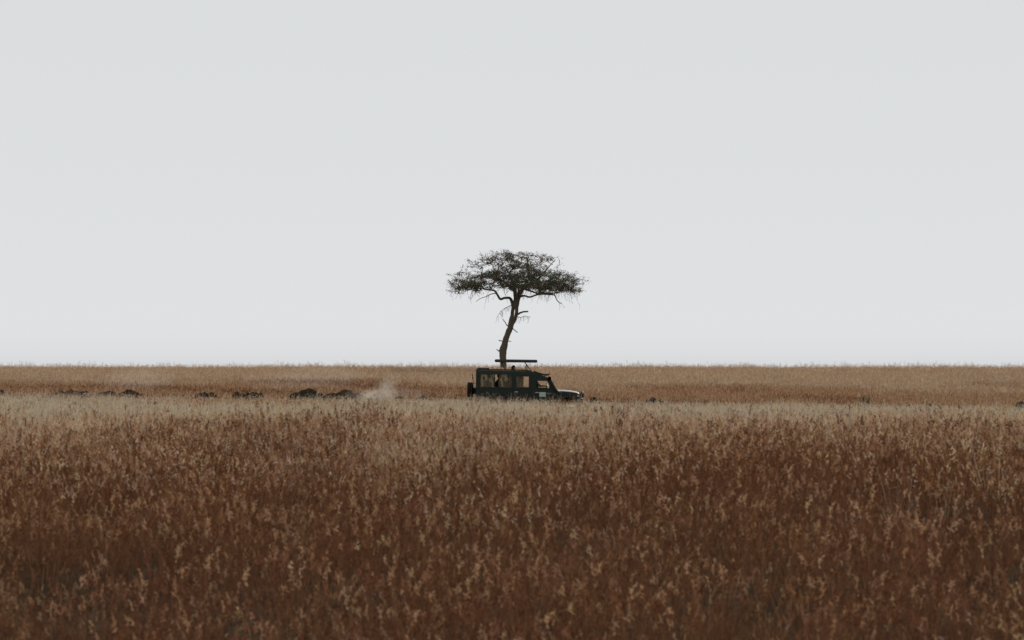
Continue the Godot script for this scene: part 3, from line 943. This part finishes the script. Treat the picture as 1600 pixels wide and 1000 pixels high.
	var wheel := func(t: Transform3D, called := "wheel") -> void:
		var b := MB.new()
		b.lathe(tyre, 30, t)
		for k in 30:
			var a := TAU * k / 30.0
			for s in [-1, 1]:
				b.block(Vector3(0.03, 0.045, 0.085), t * Transform3D(Basis(Vector3(0, 0, 1), a + s * 0.05), Vector3(cos(a + s * 0.05), sin(a + s * 0.05), 0) * 0.384 + Vector3(0, 0, s * 0.055)), 0.006)
		var w := part(called, b.mesh(), rubber, v)
		var r := MB.new()
		r.lathe(rim, 24, t)
		part("rim", r.mesh(), steel, w)
	for wx in [-0.50, 2.55]:
		wheel.call(Transform3D(Basis.IDENTITY, Vector3(wx, 0.385, 0.74)))
		wheel.call(Transform3D(Basis(Vector3.UP, PI), Vector3(wx, 0.385, -0.74)))
	wheel.call(Transform3D(Basis(Vector3.UP, -PI / 2), Vector3(-1.945, 1.095, 0.05)), "spare_wheel")
	var mb := MB.new()
	mb.block(Vector3(0.16, 0.30, 0.30), Transform3D(Basis.IDENTITY, Vector3(-1.76, 1.095, 0.05)), 0.02)
	mb.tube([Vector3(-1.70, 1.16, 0.3), Vector3(-1.78, 1.16, 0.3)], [0.03, 0.03], 8)
	part("wheel_carrier", mb.mesh(), black, v)
	# lifting jack standing on the rear, rear bumper, axles, sills
	var jb := MB.new()
	jb.tube([Vector3(-1.79, 1.42, 0.62), Vector3(-1.82, 1.62, 0.62), Vector3(-1.845, 1.86, 0.62)], [0.012, 0.012, 0.012], 6)
	jb.block(Vector3(0.05, 0.11, 0.05), Transform3D(Basis(Vector3(0, 0, 1), 0.15), Vector3(-1.835, 1.70, 0.62)), 0.01)
	jb.block(Vector3(0.05, 0.07, 0.05), Transform3D(Basis(Vector3(0, 0, 1), 0.15), Vector3(-1.845, 1.83, 0.62)), 0.01)
	jb.tube([Vector3(-1.68, 1.45, 0.62), Vector3(-1.80, 1.46, 0.62)], [0.012, 0.012], 6)
	part("lifting_jack", jb.mesh(), black, v)
	var ub := MB.new()
	ub.block(Vector3(0.16, 0.16, 1.70), Transform3D(Basis.IDENTITY, Vector3(-1.76, 0.58, 0)), 0.03)
	part("rear_bumper", ub.mesh(), black, v)
	var ch := MB.new()
	for s in [-1, 1]:
		ch.block(Vector3(4.6, 0.13, 0.08), Transform3D(Basis.IDENTITY, Vector3(0.75, 0.50, s * 0.45)), 0.01)
		ch.block(Vector3(2.0, 0.06, 0.14), Transform3D(Basis.IDENTITY, Vector3(1.05, 0.44, s * 0.84)), 0.015)
	for wx in [-0.50, 2.55]:
		ch.tube([Vector3(wx, 0.385, -0.72), Vector3(wx, 0.385, 0.72)], [0.055, 0.055], 10)
		ch.block(Vector3(1.0, 0.44, 1.06), Transform3D(Basis.IDENTITY, Vector3(wx, 0.65, 0)), 0.01)
	part("chassis", ch.mesh(), black, v)
	# bull bar with uprights, grille, headlamps
	var bb := MB.new()
	for s in [-1, 1]:
		bb.tube([Vector3(3.18, 0.50, s * 0.42), Vector3(3.25, 0.75, s * 0.42), Vector3(3.28, 1.05, s * 0.42), Vector3(3.22, 1.11, s * 0.40)], [0.034, 0.034, 0.034, 0.034], 8)
		bb.tube([Vector3(3.13, 0.55, s * 0.80), Vector3(3.17, 0.75, s * 0.82), Vector3(3.15, 0.98, s * 0.80), Vector3(3.24, 1.06, s * 0.6), Vector3(3.28, 1.06, s * 0.42)], [0.03, 0.03, 0.03, 0.03, 0.03], 8)
	bb.tube([Vector3(3.24, 1.10, -0.42), Vector3(3.26, 1.12, 0), Vector3(3.24, 1.10, 0.42)], [0.032, 0.032, 0.032], 8)
	bb.tube([Vector3(3.17, 0.80, -0.82), Vector3(3.28, 0.80, -0.42), Vector3(3.28, 0.80, 0.42), Vector3(3.17, 0.80, 0.82)], [0.03, 0.03, 0.03, 0.03], 8)
	bb.block(Vector3(0.14, 0.20, 1.66), Transform3D(Basis.IDENTITY, Vector3(3.20, 0.58, 0)), 0.03)
	part("bull_bar", bb.mesh(), black, v)
	var gb := MB.new()
	gb.block(Vector3(0.03, 0.24, 0.96), Transform3D(Basis.IDENTITY, Vector3(3.115, 0.87, 0)), 0.01)
	for k in 5: gb.block(Vector3(0.03, 0.014, 0.94), Transform3D(Basis.IDENTITY, Vector3(3.135, 0.78 + k * 0.045, 0)), 0.004)
	part("grille", gb.mesh(), black, v)
	for s in [-1, 1]:
		var lb := MB.new()
		lb.lathe([Vector2(-0.05, 0.11), Vector2(0.03, 0.11), Vector2(0.03, 0.095), Vector2(0.055, 0.06), Vector2(0.062, 0.0)], 20, Transform3D(Basis(Vector3.UP, PI / 2), Vector3(3.09, 0.88, s * 0.62)))
		part("headlamp", lb.mesh(), mat(Color(0.6, 0.6, 0.58), 0.12, 0.6), v)
		var ib := MB.new()
		ib.block(Vector3(0.12, 0.10, 0.03), Transform3D(Basis.IDENTITY, Vector3(3.04, 0.93, s * 0.872)), 0.012)
		part("wing_lamp", ib.mesh(), mat(Color(0.22, 0.19, 0.16), 0.3), v)
		# flared wings over the wheels
		for wx in [-0.50, 2.55]:
			var eb := MB.new()
			var arc := []; var rr := []
			for k in 13:
				var a := lerpf(0.12, PI - 0.12, k / 12.0)
				arc.append(Vector3(wx + cos(a) * 0.485, 0.38 + sin(a) * 0.485, s * 0.875)); rr.append(0.03)
			eb.tube(arc, rr, 6)
			part("wheel_arch_flare", eb.mesh(), black, v)
		# door mirror
		var ab := MB.new()
		ab.tube([Vector3(1.72, 1.40, s * 0.86), Vector3(1.66, 1.39, s * 0.98)], [0.012, 0.012], 6)
		var mirror := part("door_mirror", ab.mesh(), black, v)
		var mh := MB.new()
		mh.block(Vector3(0.035, 0.13, 0.12), Transform3D(Basis(Vector3.UP, 0.35 * s), Vector3(1.645, 1.335, s * 1.03)), 0.02)
		part("housing", mh.mesh(), mat(Color(0.62, 0.62, 0.60), 0.3), mirror)
		# handles and the door sign
		for hdl in [[0.19, 1.078], [1.14, 1.062]]:
			var db := MB.new()
			db.block(Vector3(0.16, 0.03, 0.028), Transform3D(Basis.IDENTITY, Vector3(hdl[0], hdl[1], s * 0.886)), 0.008)
			part("door_handle", db.mesh(), mat(Color(0.5, 0.5, 0.48), 0.4, 0.3), v)
		var sg := MB.new()
		sg.block(Vector3(0.31, 0.215, 0.008), Transform3D(Basis.IDENTITY, Vector3(1.395, 0.975, s * 0.876)), 0.002)
		var sign_ := part("door_sign", sg.mesh(), mat(Color(0.30, 0.36, 0.34), 0.5), v)
		sign_.set_meta("label", "pale grey green rectangular sign on the door")
		var em := MB.new()   # pale peaked emblem and a line of worn marks under it
		var zf: float = s * 0.8815
		var pk := [Vector2(-0.10, -0.01), Vector2(-0.05, 0.045), Vector2(-0.02, 0.01), Vector2(0.04, 0.06), Vector2(0.09, -0.005)]
		for k in 4:
			var q: Vector2 = pk[k]; var r: Vector2 = pk[k + 1]
			var mid := (q + r) / 2.0
			em.block(Vector3(q.distance_to(r), 0.016, 0.003), Transform3D(Basis(Vector3(0, 0, 1), (r - q).angle()), Vector3(1.395 + mid.x, 0.985 + mid.y, zf)), 0.0005)
		var ln := MB.new()
		for k in 6: ln.block(Vector3(0.02, 0.022, 0.003), Transform3D(Basis.IDENTITY, Vector3(1.30 + k * 0.036, 0.915, zf)), 0.0005)
		part("lettering", ln.mesh(), mat(Color(0.60, 0.64, 0.62), 0.5), sign_).set_meta("kind", "stuff")
		part("emblem", em.mesh(), mat(Color(0.60, 0.64, 0.62), 0.5), sign_)
		var tl := MB.new()
		for k in 7: tl.block(Vector3(0.018, 0.02 + 0.008 * (k % 2), 0.003), Transform3D(Basis.IDENTITY, Vector3(1.61 + k * 0.03, 1.032, s * 0.8735)), 0.0005)
		part("lettering", tl.mesh(), mat(Color(0.30, 0.33, 0.31), 0.5), v).set_meta("kind", "stuff")
	# inside: floor seats, steering wheel, dashboard
	var cloth := mat(Color(0.014, 0.020, 0.017), 0.9)
	for q in SEATS:
		var b := MB.new()
		b.block(Vector3(0.46, 0.12, 0.48), Transform3D(Basis.IDENTITY, Vector3(q[0] + 0.05, 1.0, q[1])), 0.04)
		b.block(Vector3(0.34, 0.24, 0.36), Transform3D(Basis.IDENTITY, Vector3(q[0] + 0.05, 0.83, q[1])), 0.01)
		var sc := part("seat", b.mesh(), cloth, v)
		var k := MB.new()
		k.block(Vector3(0.11, 0.56, 0.46), Transform3D(Basis(Vector3(0, 0, 1), 0.14), Vector3(q[0] - 0.21, 1.30, q[1])), 0.04)
		part("backrest", k.mesh(), cloth, sc)
		var hr := MB.new()
		hr.block(Vector3(0.09, 0.16, 0.26), Transform3D(Basis(Vector3(0, 0, 1), 0.14), Vector3(q[0] - 0.27, 1.67, q[1])), 0.03)
		hr.tube([Vector3(q[0] - 0.24, 1.55, q[1] - 0.07), Vector3(q[0] - 0.26, 1.62, q[1] - 0.07)], [0.008, 0.008], 5)
		hr.tube([Vector3(q[0] - 0.24, 1.55, q[1] + 0.07), Vector3(q[0] - 0.26, 1.62, q[1] + 0.07)], [0.008, 0.008], 5)
		part("headrest", hr.mesh(), cloth, sc)
	var dash := MB.new()
	dash.block(Vector3(0.30, 0.36, 1.60), Transform3D(Basis.IDENTITY, Vector3(1.80, 1.09, 0)), 0.06)
	part("dashboard", dash.mesh(), black, v)
	var sw := MB.new()
	var loop := []; var lr := []
	for k in 17:
		var a := TAU * k / 16.0
		loop.append(Vector3(1.52, 1.22, 0.40) + Basis(Vector3(0, 0, 1), -0.45) * Vector3(0, cos(a) * 0.19, sin(a) * 0.19)); lr.append(0.014)
	sw.tube(loop, lr, 6)
	sw.tube([Vector3(1.52, 1.22, 0.40), Vector3(1.74, 1.12, 0.40)], [0.02, 0.02], 6)
	sw.tube([Vector3(1.52, 1.22, 0.22), Vector3(1.52, 1.22, 0.58)], [0.01, 0.01], 6)
	part("steering_wheel", sw.mesh(), black, v)
	clear_spots.append([0.6, d, 3.2, 1.6])
	seat_people(v)

const SEATS := [[-1.05, 0.42], [-1.05, -0.42], [-0.14, 0.42], [-0.60, -0.42], [0.40, 0.42], [0.40, -0.42], [1.12, 0.40], [1.12, -0.40]]


# ---------------------------------------------------------------- people
# bones: [a, b, ra, rb, material]; material 0 skin 1 shirt 2 trousers 3 shoes
func figure(bones: Array, cell: float, tints: Array, eyes: Array) -> ArrayMesh:
	var lo := Vector3.ONE * 1e9; var hi := -lo
	for q in bones:
		for e in 2:
			var r := Vector3.ONE * (float(q[2 + e]) + cell * 3)
			lo = lo.min(q[e] - r); hi = hi.max(q[e] + r)
	var nx := int((hi.x - lo.x) / cell) + 2; var ny := int((hi.y - lo.y) / cell) + 2; var nz := int((hi.z - lo.z) / cell) + 2
	var f := PackedFloat32Array(); f.resize(nx * ny * nz); f.fill(0.2)
	var near := PackedFloat32Array(); near.resize(nx * ny * nz); near.fill(9.0)
	var which := PackedByteArray(); which.resize(nx * ny * nz)
	for q in bones:
		var a: Vector3 = q[0]; var b: Vector3 = q[1]
		var ra: float = q[2]; var rb: float = q[3]
		var ab := b - a
		var l2 := maxf(ab.length_squared(), 1e-8)
		var blend := minf(0.035, minf(ra, rb) * 0.5)
		var pad := Vector3.ONE * (maxf(ra, rb) + maxf(blend, cell * 2))
		var i0 := ((a.min(b) - pad - lo) / cell).floor(); var i1 := ((a.max(b) + pad - lo) / cell).ceil()
		for z in range(maxi(0, int(i0.z)), mini(nz - 1, int(i1.z)) + 1):
			for y in range(maxi(0, int(i0.y)), mini(ny - 1, int(i1.y)) + 1):
				for x in range(maxi(0, int(i0.x)), mini(nx - 1, int(i1.x)) + 1):
					var p := lo + Vector3(x, y, z) * cell
					var t := clampf((p - a).dot(ab) / l2, 0.0, 1.0)
					var dd := p.distance_to(a + ab * t) - lerpf(ra, rb, t)
					var k := (z * ny + y) * nx + x
					if dd < near[k]:
						near[k] = dd; which[k] = q[4]
					var h := clampf(0.5 + 0.5 * (f[k] - dd) / blend, 0.0, 1.0)
					f[k] = lerpf(f[k], dd, h) - blend * h * (1.0 - h)
	var idx := PackedInt32Array(); idx.resize(nx * ny * nz); idx.fill(-1)
	var mb := MB.new()
	var corner := [0, 1, nx, nx + 1, nx * ny, nx * ny + 1, nx * ny + nx, nx * ny + nx + 1]
	for z in nz - 1:
		for y in ny - 1:
			for x in nx - 1:
				var k := (z * ny + y) * nx + x
				var neg := 0
				for c in corner:
					if f[k + c] < 0.0: neg += 1
				if neg == 0 or neg == 8: continue
				var sum := Vector3.ZERO; var cnt := 0
				for e in [[0, 1], [0, 2], [0, 4], [1, 3], [1, 5], [2, 3], [2, 6], [3, 7], [4, 5], [4, 6], [5, 7], [6, 7]]:
					var va := f[k + corner[e[0]]]; var vb := f[k + corner[e[1]]]
					if (va < 0.0) != (vb < 0.0):
						var t := va / (va - vb)
						var pa := Vector3(e[0] & 1, (e[0] >> 1) & 1, e[0] >> 2); var pb := Vector3(e[1] & 1, (e[1] >> 1) & 1, e[1] >> 2)
						sum += pa.lerp(pb, t); cnt += 1
				var p := lo + (Vector3(x, y, z) + sum / cnt) * cell
				var g := Vector3(f[k + 1] - f[k], f[k + nx] - f[k], f[k + nx * ny] - f[k]).normalized()
				var tint: Color = tints[which[k]]
				for e in eyes:
					if p.distance_to(e[0]) < e[1]: tint = e[2]
				mb.col = tint
				idx[k] = mb.vert(p, g)
	var sx := [1, nx, nx * ny]
	for z in range(1, nz - 1):
		for y in range(1, ny - 1):
			for x in range(1, nx - 1):
				var k := (z * ny + y) * nx + x
				for ax in 3:
					var va := f[k]; var vb := f[k + sx[ax]]
					if (va < 0.0) == (vb < 0.0): continue
					var u: int = sx[(ax + 1) % 3]; var w: int = sx[(ax + 2) % 3]
					var a := idx[k]; var b := idx[k - u]; var c := idx[k - u - w]; var e := idx[k - w]
					if a < 0 or b < 0 or c < 0 or e < 0: continue
					if va < 0.0:
						mb.face(a, b, c); mb.face(a, c, e)
					else:
						mb.face(a, c, b); mb.face(a, e, c)
	return mb.mesh()

func head_bones(at: Vector3) -> Array:
	var h := []
	h.append([at + Vector3(-0.01, 0.02, 0), at + Vector3(0.005, 0.055, 0), 0.085, 0.082, 0])
	h.append([at + Vector3(0.03, -0.06, 0), at + Vector3(0.055, -0.075, 0), 0.055, 0.035, 0])
	h.append([at + Vector3(0.095, 0.01, 0), at + Vector3(0.112, -0.018, 0), 0.010, 0.016, 0])
	h.append([at + Vector3(0.078, -0.052, -0.016), at + Vector3(0.078, -0.052, 0.016), 0.014, 0.014, 0])
	for s in [-1, 1]:
		h.append([at + Vector3(0.0, 0.012, s * 0.086), at + Vector3(-0.01, -0.025, s * 0.084), 0.016, 0.012, 0])
		h.append([at + Vector3(0.07, 0.028, s * 0.028), at + Vector3(0.065, 0.03, s * 0.045), 0.016, 0.014, 0])
	return h

func hand_bones(w: Vector3, dir: Vector3, side: Vector3) -> Array:
	var h := []
	var palm := w + dir * 0.07
	var down := side.cross(dir).normalized()
	if down.y > 0: down = -down
	h.append([w, palm, 0.026, 0.034, 0])
	for k in 4:
		var root := palm + side * (k - 1.5) * 0.021 + dir * 0.015
		var ln: float = [0.062, 0.078, 0.082, 0.07][k]
		var mid := root + dir * ln * 0.55 + down * 0.012
		h.append([root, mid, 0.010, 0.009, 0])
		h.append([mid, mid + dir * ln * 0.3 + down * 0.03, 0.009, 0.008, 0])
	var th := w + dir * 0.03 + side * 0.036
	h.append([th, th + dir * 0.035 + side * 0.018, 0.012, 0.010, 0])
	h.append([th + dir * 0.035 + side * 0.018, th + dir * 0.065 + side * 0.012, 0.010, 0.009, 0])
	return h

func sitting(reach: bool) -> Array:
	var q := []
	q.append([Vector3(-0.02, 0.10, -0.07), Vector3(-0.02, 0.10, 0.07), 0.115, 0.115, 2])
	q.append([Vector3(-0.03, 0.16, 0), Vector3(-0.05, 0.42, 0), 0.125, 0.135, 1])
	q.append([Vector3(-0.05, 0.47, -0.12), Vector3(-0.05, 0.47, 0.12), 0.085, 0.085, 1])
	q.append([Vector3(-0.05, 0.52, 0), Vector3(-0.015, 0.64, 0), 0.06, 0.052, 0])
	for s in [-1.0, 1.0]:
		q.append([Vector3(0.0, 0.10, s * 0.09), Vector3(0.42, 0.13, s * 0.12), 0.085, 0.062, 2])
		q.append([Vector3(0.42, 0.13, s * 0.12), Vector3(0.40, -0.25, s * 0.12), 0.060, 0.042, 2])
		q.append([Vector3(0.38, -0.27, s * 0.12), Vector3(0.56, -0.29, s * 0.13), 0.045, 0.035, 3])
		var sh := Vector3(-0.05, 0.48, s * 0.19)
		var el := Vector3(0.04, 0.24, s * 0.25) if not reach else Vector3(0.16, 0.30, s * 0.25)
		var wr := Vector3(0.26, 0.20, s * 0.15) if not reach else Vector3(0.37, 0.30, s * 0.17)
		q.append([sh, el, 0.058, 0.045, 1])
		q.append([el, wr, 0.044, 0.028, 0])
		q.append_array(hand_bones(wr, (wr - el).normalized(), Vector3(0, 0, -s)))
	q.append_array(head_bones(Vector3(0.0, 0.735, 0)))
	return q

func standing() -> Array:
	var q := []
	q.append([Vector3(-0.01, 0.80, -0.06), Vector3(-0.01, 0.80, 0.06), 0.115, 0.115, 2])
	q.append([Vector3(-0.01, 0.86, 0), Vector3(-0.01, 1.12, 0), 0.115, 0.13, 1])
	q.append([Vector3(-0.01, 1.19, -0.11), Vector3(-0.01, 1.19, 0.11), 0.08, 0.08, 1])
	q.append([Vector3(-0.01, 1.24, 0), Vector3(0.01, 1.34, 0), 0.055, 0.05, 0])
	for s in [-1.0, 1.0]:
		q.append([Vector3(-0.01, 0.78, s * 0.08), Vector3(0.03, 0.44, s * 0.09), 0.085, 0.058, 2])
		q.append([Vector3(0.03, 0.44, s * 0.09), Vector3(-0.01, 0.08, s * 0.09), 0.056, 0.04, 2])
		q.append([Vector3(-0.02, 0.045, s * 0.09), Vector3(0.15, 0.035, s * 0.10), 0.042, 0.034, 3])
		var el := Vector3(0.02, 0.95, s * 0.25); var wr := Vector3(0.22, 1.06, s * 0.20)
		q.append([Vector3(-0.01, 1.20, s * 0.18), el, 0.054, 0.042, 1])
		q.append([el, wr, 0.042, 0.027, 0])
		q.append_array(hand_bones(wr, (wr - el).normalized(), Vector3(0, 0, -s)))
	q.append_array(head_bones(Vector3(0.03, 1.43, 0)))
	return q

func seat_people(v: Node3D) -> void:
	var skin := [Color(0.10, 0.055, 0.035), Color(0.42, 0.24, 0.16), Color(0.45, 0.27, 0.19), Color(0.40, 0.22, 0.15), Color(0.43, 0.25, 0.17)]
	# [seat x, seat z, pose, shirt, trousers, skin, hair, label]
	var who := [
		[1.12, 0.40, "drive", Color(0.06, 0.07, 0.05), Color(0.05, 0.05, 0.05), 0, Color(0.012, 0.010, 0.009), "person at the steering wheel in a dark olive shirt"],
		[-1.05, 0.42, "sit", Color(0.04, 0.06, 0.07), Color(0.06, 0.05, 0.04), 1, Color(0.03, 0.02, 0.012), "person in a dark blue shirt seated in the rearmost row behind the long window"],
		[-0.60, -0.42, "sit", Color(0.05, 0.06, 0.05), Color(0.05, 0.045, 0.04), 2, Color(0.05, 0.03, 0.018), "person in dark green behind the gap in the long window, on the far bench"],
		[-0.14, 0.42, "sit", Color(0.03, 0.035, 0.04), Color(0.04, 0.04, 0.045), 3, Color(0.02, 0.014, 0.01), "person in a black top seated near the middle pillar"],
		[0.40, -0.42, "sit", Color(0.08, 0.085, 0.07), Color(0.05, 0.05, 0.05), 4, Color(0.03, 0.02, 0.014), "person in a grey green shirt behind the middle window, on the far side"],
		[-1.05, -0.42, "sit", Color(0.07, 0.06, 0.05), Color(0.05, 0.05, 0.05), 2, Color(0.03, 0.02, 0.014), "person in a brown shirt in the rearmost row, on the far bench"],
		[0.40, 0.42, "sit", Color(0.04, 0.05, 0.045), Color(0.05, 0.05, 0.05), 1, Color(0.04, 0.025, 0.014), "person in a dark teal shirt right behind the driver, at the middle window"],
		[0.02, 0.0, "stand", Color(0.05, 0.03, 0.03), Color(0.04, 0.04, 0.05), 3, Color(0.02, 0.012, 0.009), "person standing with dark haired head out of the open roof"],
	]
	var pm := mat(Color(1, 1, 1), 0.8)
	pm.vertex_color_use_as_albedo = true
	for w in who:
		var foot := Vector3(w[0], 1.062 if w[2] != "stand" else 0.722, w[1])
		var p := thing("person", w[7], "person", v.transform * foot, "people in the vehicle")
		p.rotation.z = v.rotation.z
		var bones := standing() if w[2] == "stand" else sitting(w[2] == "drive")
		var hc := Vector3(0.03, 1.43, 0) if w[2] == "stand" else Vector3(0.0, 0.735, 0)
		var eyes := []
		for s in [-1, 1]: eyes.append([hc + Vector3(0.083, 0.016, s * 0.032), 0.012, Color(0.03, 0.02, 0.015)])
		eyes.append([hc + Vector3(0.09, -0.052, 0), 0.016, Color(0.22, 0.08, 0.06)])
		part("body", figure(bones, 0.0135, [skin[w[5]], w[3], w[4], Color(0.03, 0.025, 0.02)], eyes), pm, p)
		var cap := [[hc + Vector3(-0.03, 0.03, 0), hc + Vector3(-0.005, 0.07, 0), 0.088, 0.084, 0], [hc + Vector3(-0.05, -0.03, -0.02), hc + Vector3(-0.05, -0.03, 0.02), 0.06, 0.06, 0]]
		part("hair", figure(cap, 0.014, [w[6]], []), pm, p)


# ---------------------------------------------------------------- dust
func build_dust() -> void:
	var o := thing("dust_cloud", "thin pale dust cloud hanging over the track behind the vehicle", "dust")
	o.set_meta("kind", "stuff")
	rng.seed = 321
	var puffs := []
	for k in 34:                                   # rising and thinning towards the vehicle
		var t := rng.randf()
		var w := rng.randf_range(0.5, 1.3) * (1.2 - 0.5 * t)
		puffs.append([-6.65 + 1.2 * t + rng.randfn() * 0.22, 0.72 + 0.9 * t * t + rng.randfn() * 0.10, 133.3 + rng.randfn() * 0.5, w, w * rng.randf_range(0.45, 0.8), w * 1.3, rng.randf_range(0.03, 0.10)])
	for k in 12:                                   # a faint veil lying along the track
		puffs.append([rng.randf_range(-7.2, -4.6), 0.85 + rng.randf() * 0.25, 133.4 + rng.randfn() * 0.4, rng.randf_range(1.2, 2.6), 0.6, 1.6, 0.014])
	for k in 7:                                    # older dust hanging further along the track
		puffs.append([rng.randf_range(-21.0, -9.0), 1.2 + rng.randf() * 0.6, 143.0 + rng.randfn() * 1.5, rng.randf_range(2.5, 5.0), rng.randf_range(0.9, 1.6), 3.0, rng.randf_range(0.010, 0.022)])
	for p in puffs:
		var f := FogVolume.new()
		f.name = "dust_puff"
		f.shape = RenderingServer.FOG_VOLUME_SHAPE_ELLIPSOID
		f.size = Vector3(p[3], p[4], p[5])
		var m := FogMaterial.new()
		m.density = p[6]
		m.albedo = Color(0.96, 0.92, 0.87)
		f.material = m
		o.add_child(f, true)
		f.position = Vector3(p[0], p[1], -p[2])


func _ready() -> void:
	# camera: a long lens held 2.5 m above the ground, focused on the vehicle
	var cam := Camera3D.new()
	cam.name = "camera"
	add_child(cam)
	var lens := CameraAttributesPhysical.new()
	lens.frustum_focal_length = 106.7
	lens.frustum_focus_distance = 131.5
	lens.exposure_aperture = 2.6
	cam.attributes = lens
	cam.fov = 12.83
	cam.near = 0.5
	cam.far = 6000.0
	cam.position = Vector3(0, EYE, 0)
	cam.rotation.x = atan(64.0 / 4446.0)
	cam.current = true
	# hazy bright sky
	var we := WorldEnvironment.new()
	var env := Environment.new()
	env.background_mode = Environment.BG_SKY
	var sky := Sky.new()
	var sm := ProceduralSkyMaterial.new()
	sm.sky_top_color = Color(0.808, 0.819, 0.827)
	sm.sky_horizon_color = Color(0.876, 0.884, 0.891)
	sm.sky_curve = 0.25
	sm.ground_horizon_color = sm.sky_horizon_color
	sm.ground_bottom_color = Color(0.4, 0.32, 0.25)
	sm.sun_angle_max = 20.0
	sky.sky_material = sm
	env.sky = sky
	env.tonemap_mode = Environment.TONE_MAPPER_LINEAR
	env.tonemap_exposure = 1.0
	env.sdfgi_enabled = true; env.ssao_enabled = true; env.ssil_enabled = true
	env.volumetric_fog_enabled = true
	env.volumetric_fog_density = 0.0
	we.environment = env
	add_child(we)
	# the sun, ahead and to the right, through haze
	var sun := DirectionalLight3D.new()
	sun.name = "sun"
	add_child(sun)
	sun.light_energy = 1.5
	sun.light_color = Color(1.0, 0.955, 0.89)
	sun.light_angular_distance = 1.5
	sun.shadow_enabled = true
	sun.look_at_from_position(Vector3(0.40, 0.46, -0.92) * 100.0, Vector3.ZERO, Vector3.UP)

	rng.seed = 11
	swell.seed = 2; swell.frequency = 0.06; swell.fractal_octaves = 2
	patches.seed = 9; patches.frequency = 0.035; patches.fractal_octaves = 3
	for q in [[-5.3, 36.0, 1.3, 2.4, 0.4], [3.1, 36.0, 1.1, 2.2, 0.35], [0.55, 31.0, 1.0, 1.7, 0.35], [-2.0, 36.5, 1.0, 1.9, 0.3], [-2.8, 33.5, 0.9, 1.6, 0.3], [6.8, 43.0, 1.4, 2.8, 0.35], [2.4, 30.5, 0.9, 1.5, 0.3], [6.4, 36.5, 1.1, 2.4, 0.35], [-5.2, 31.5, 1.1, 1.8, 0.3], [-6.4, 44.0, 1.2, 2.6, 0.3], [-4.0, 47.0, 1.0, 1.8, 0.25], [1.2, 40.5, 0.8, 1.6, 0.2], [4.6, 31.0, 0.8, 1.3, 0.25], [-0.6, 43.5, 0.8, 1.6, 0.2]]: shade_hollows.append(q)
	build_ground()
	build_tree()
	build_mounds()
	build_vehicle()
	rng.seed = 1234
	build_grass()
	build_dust()
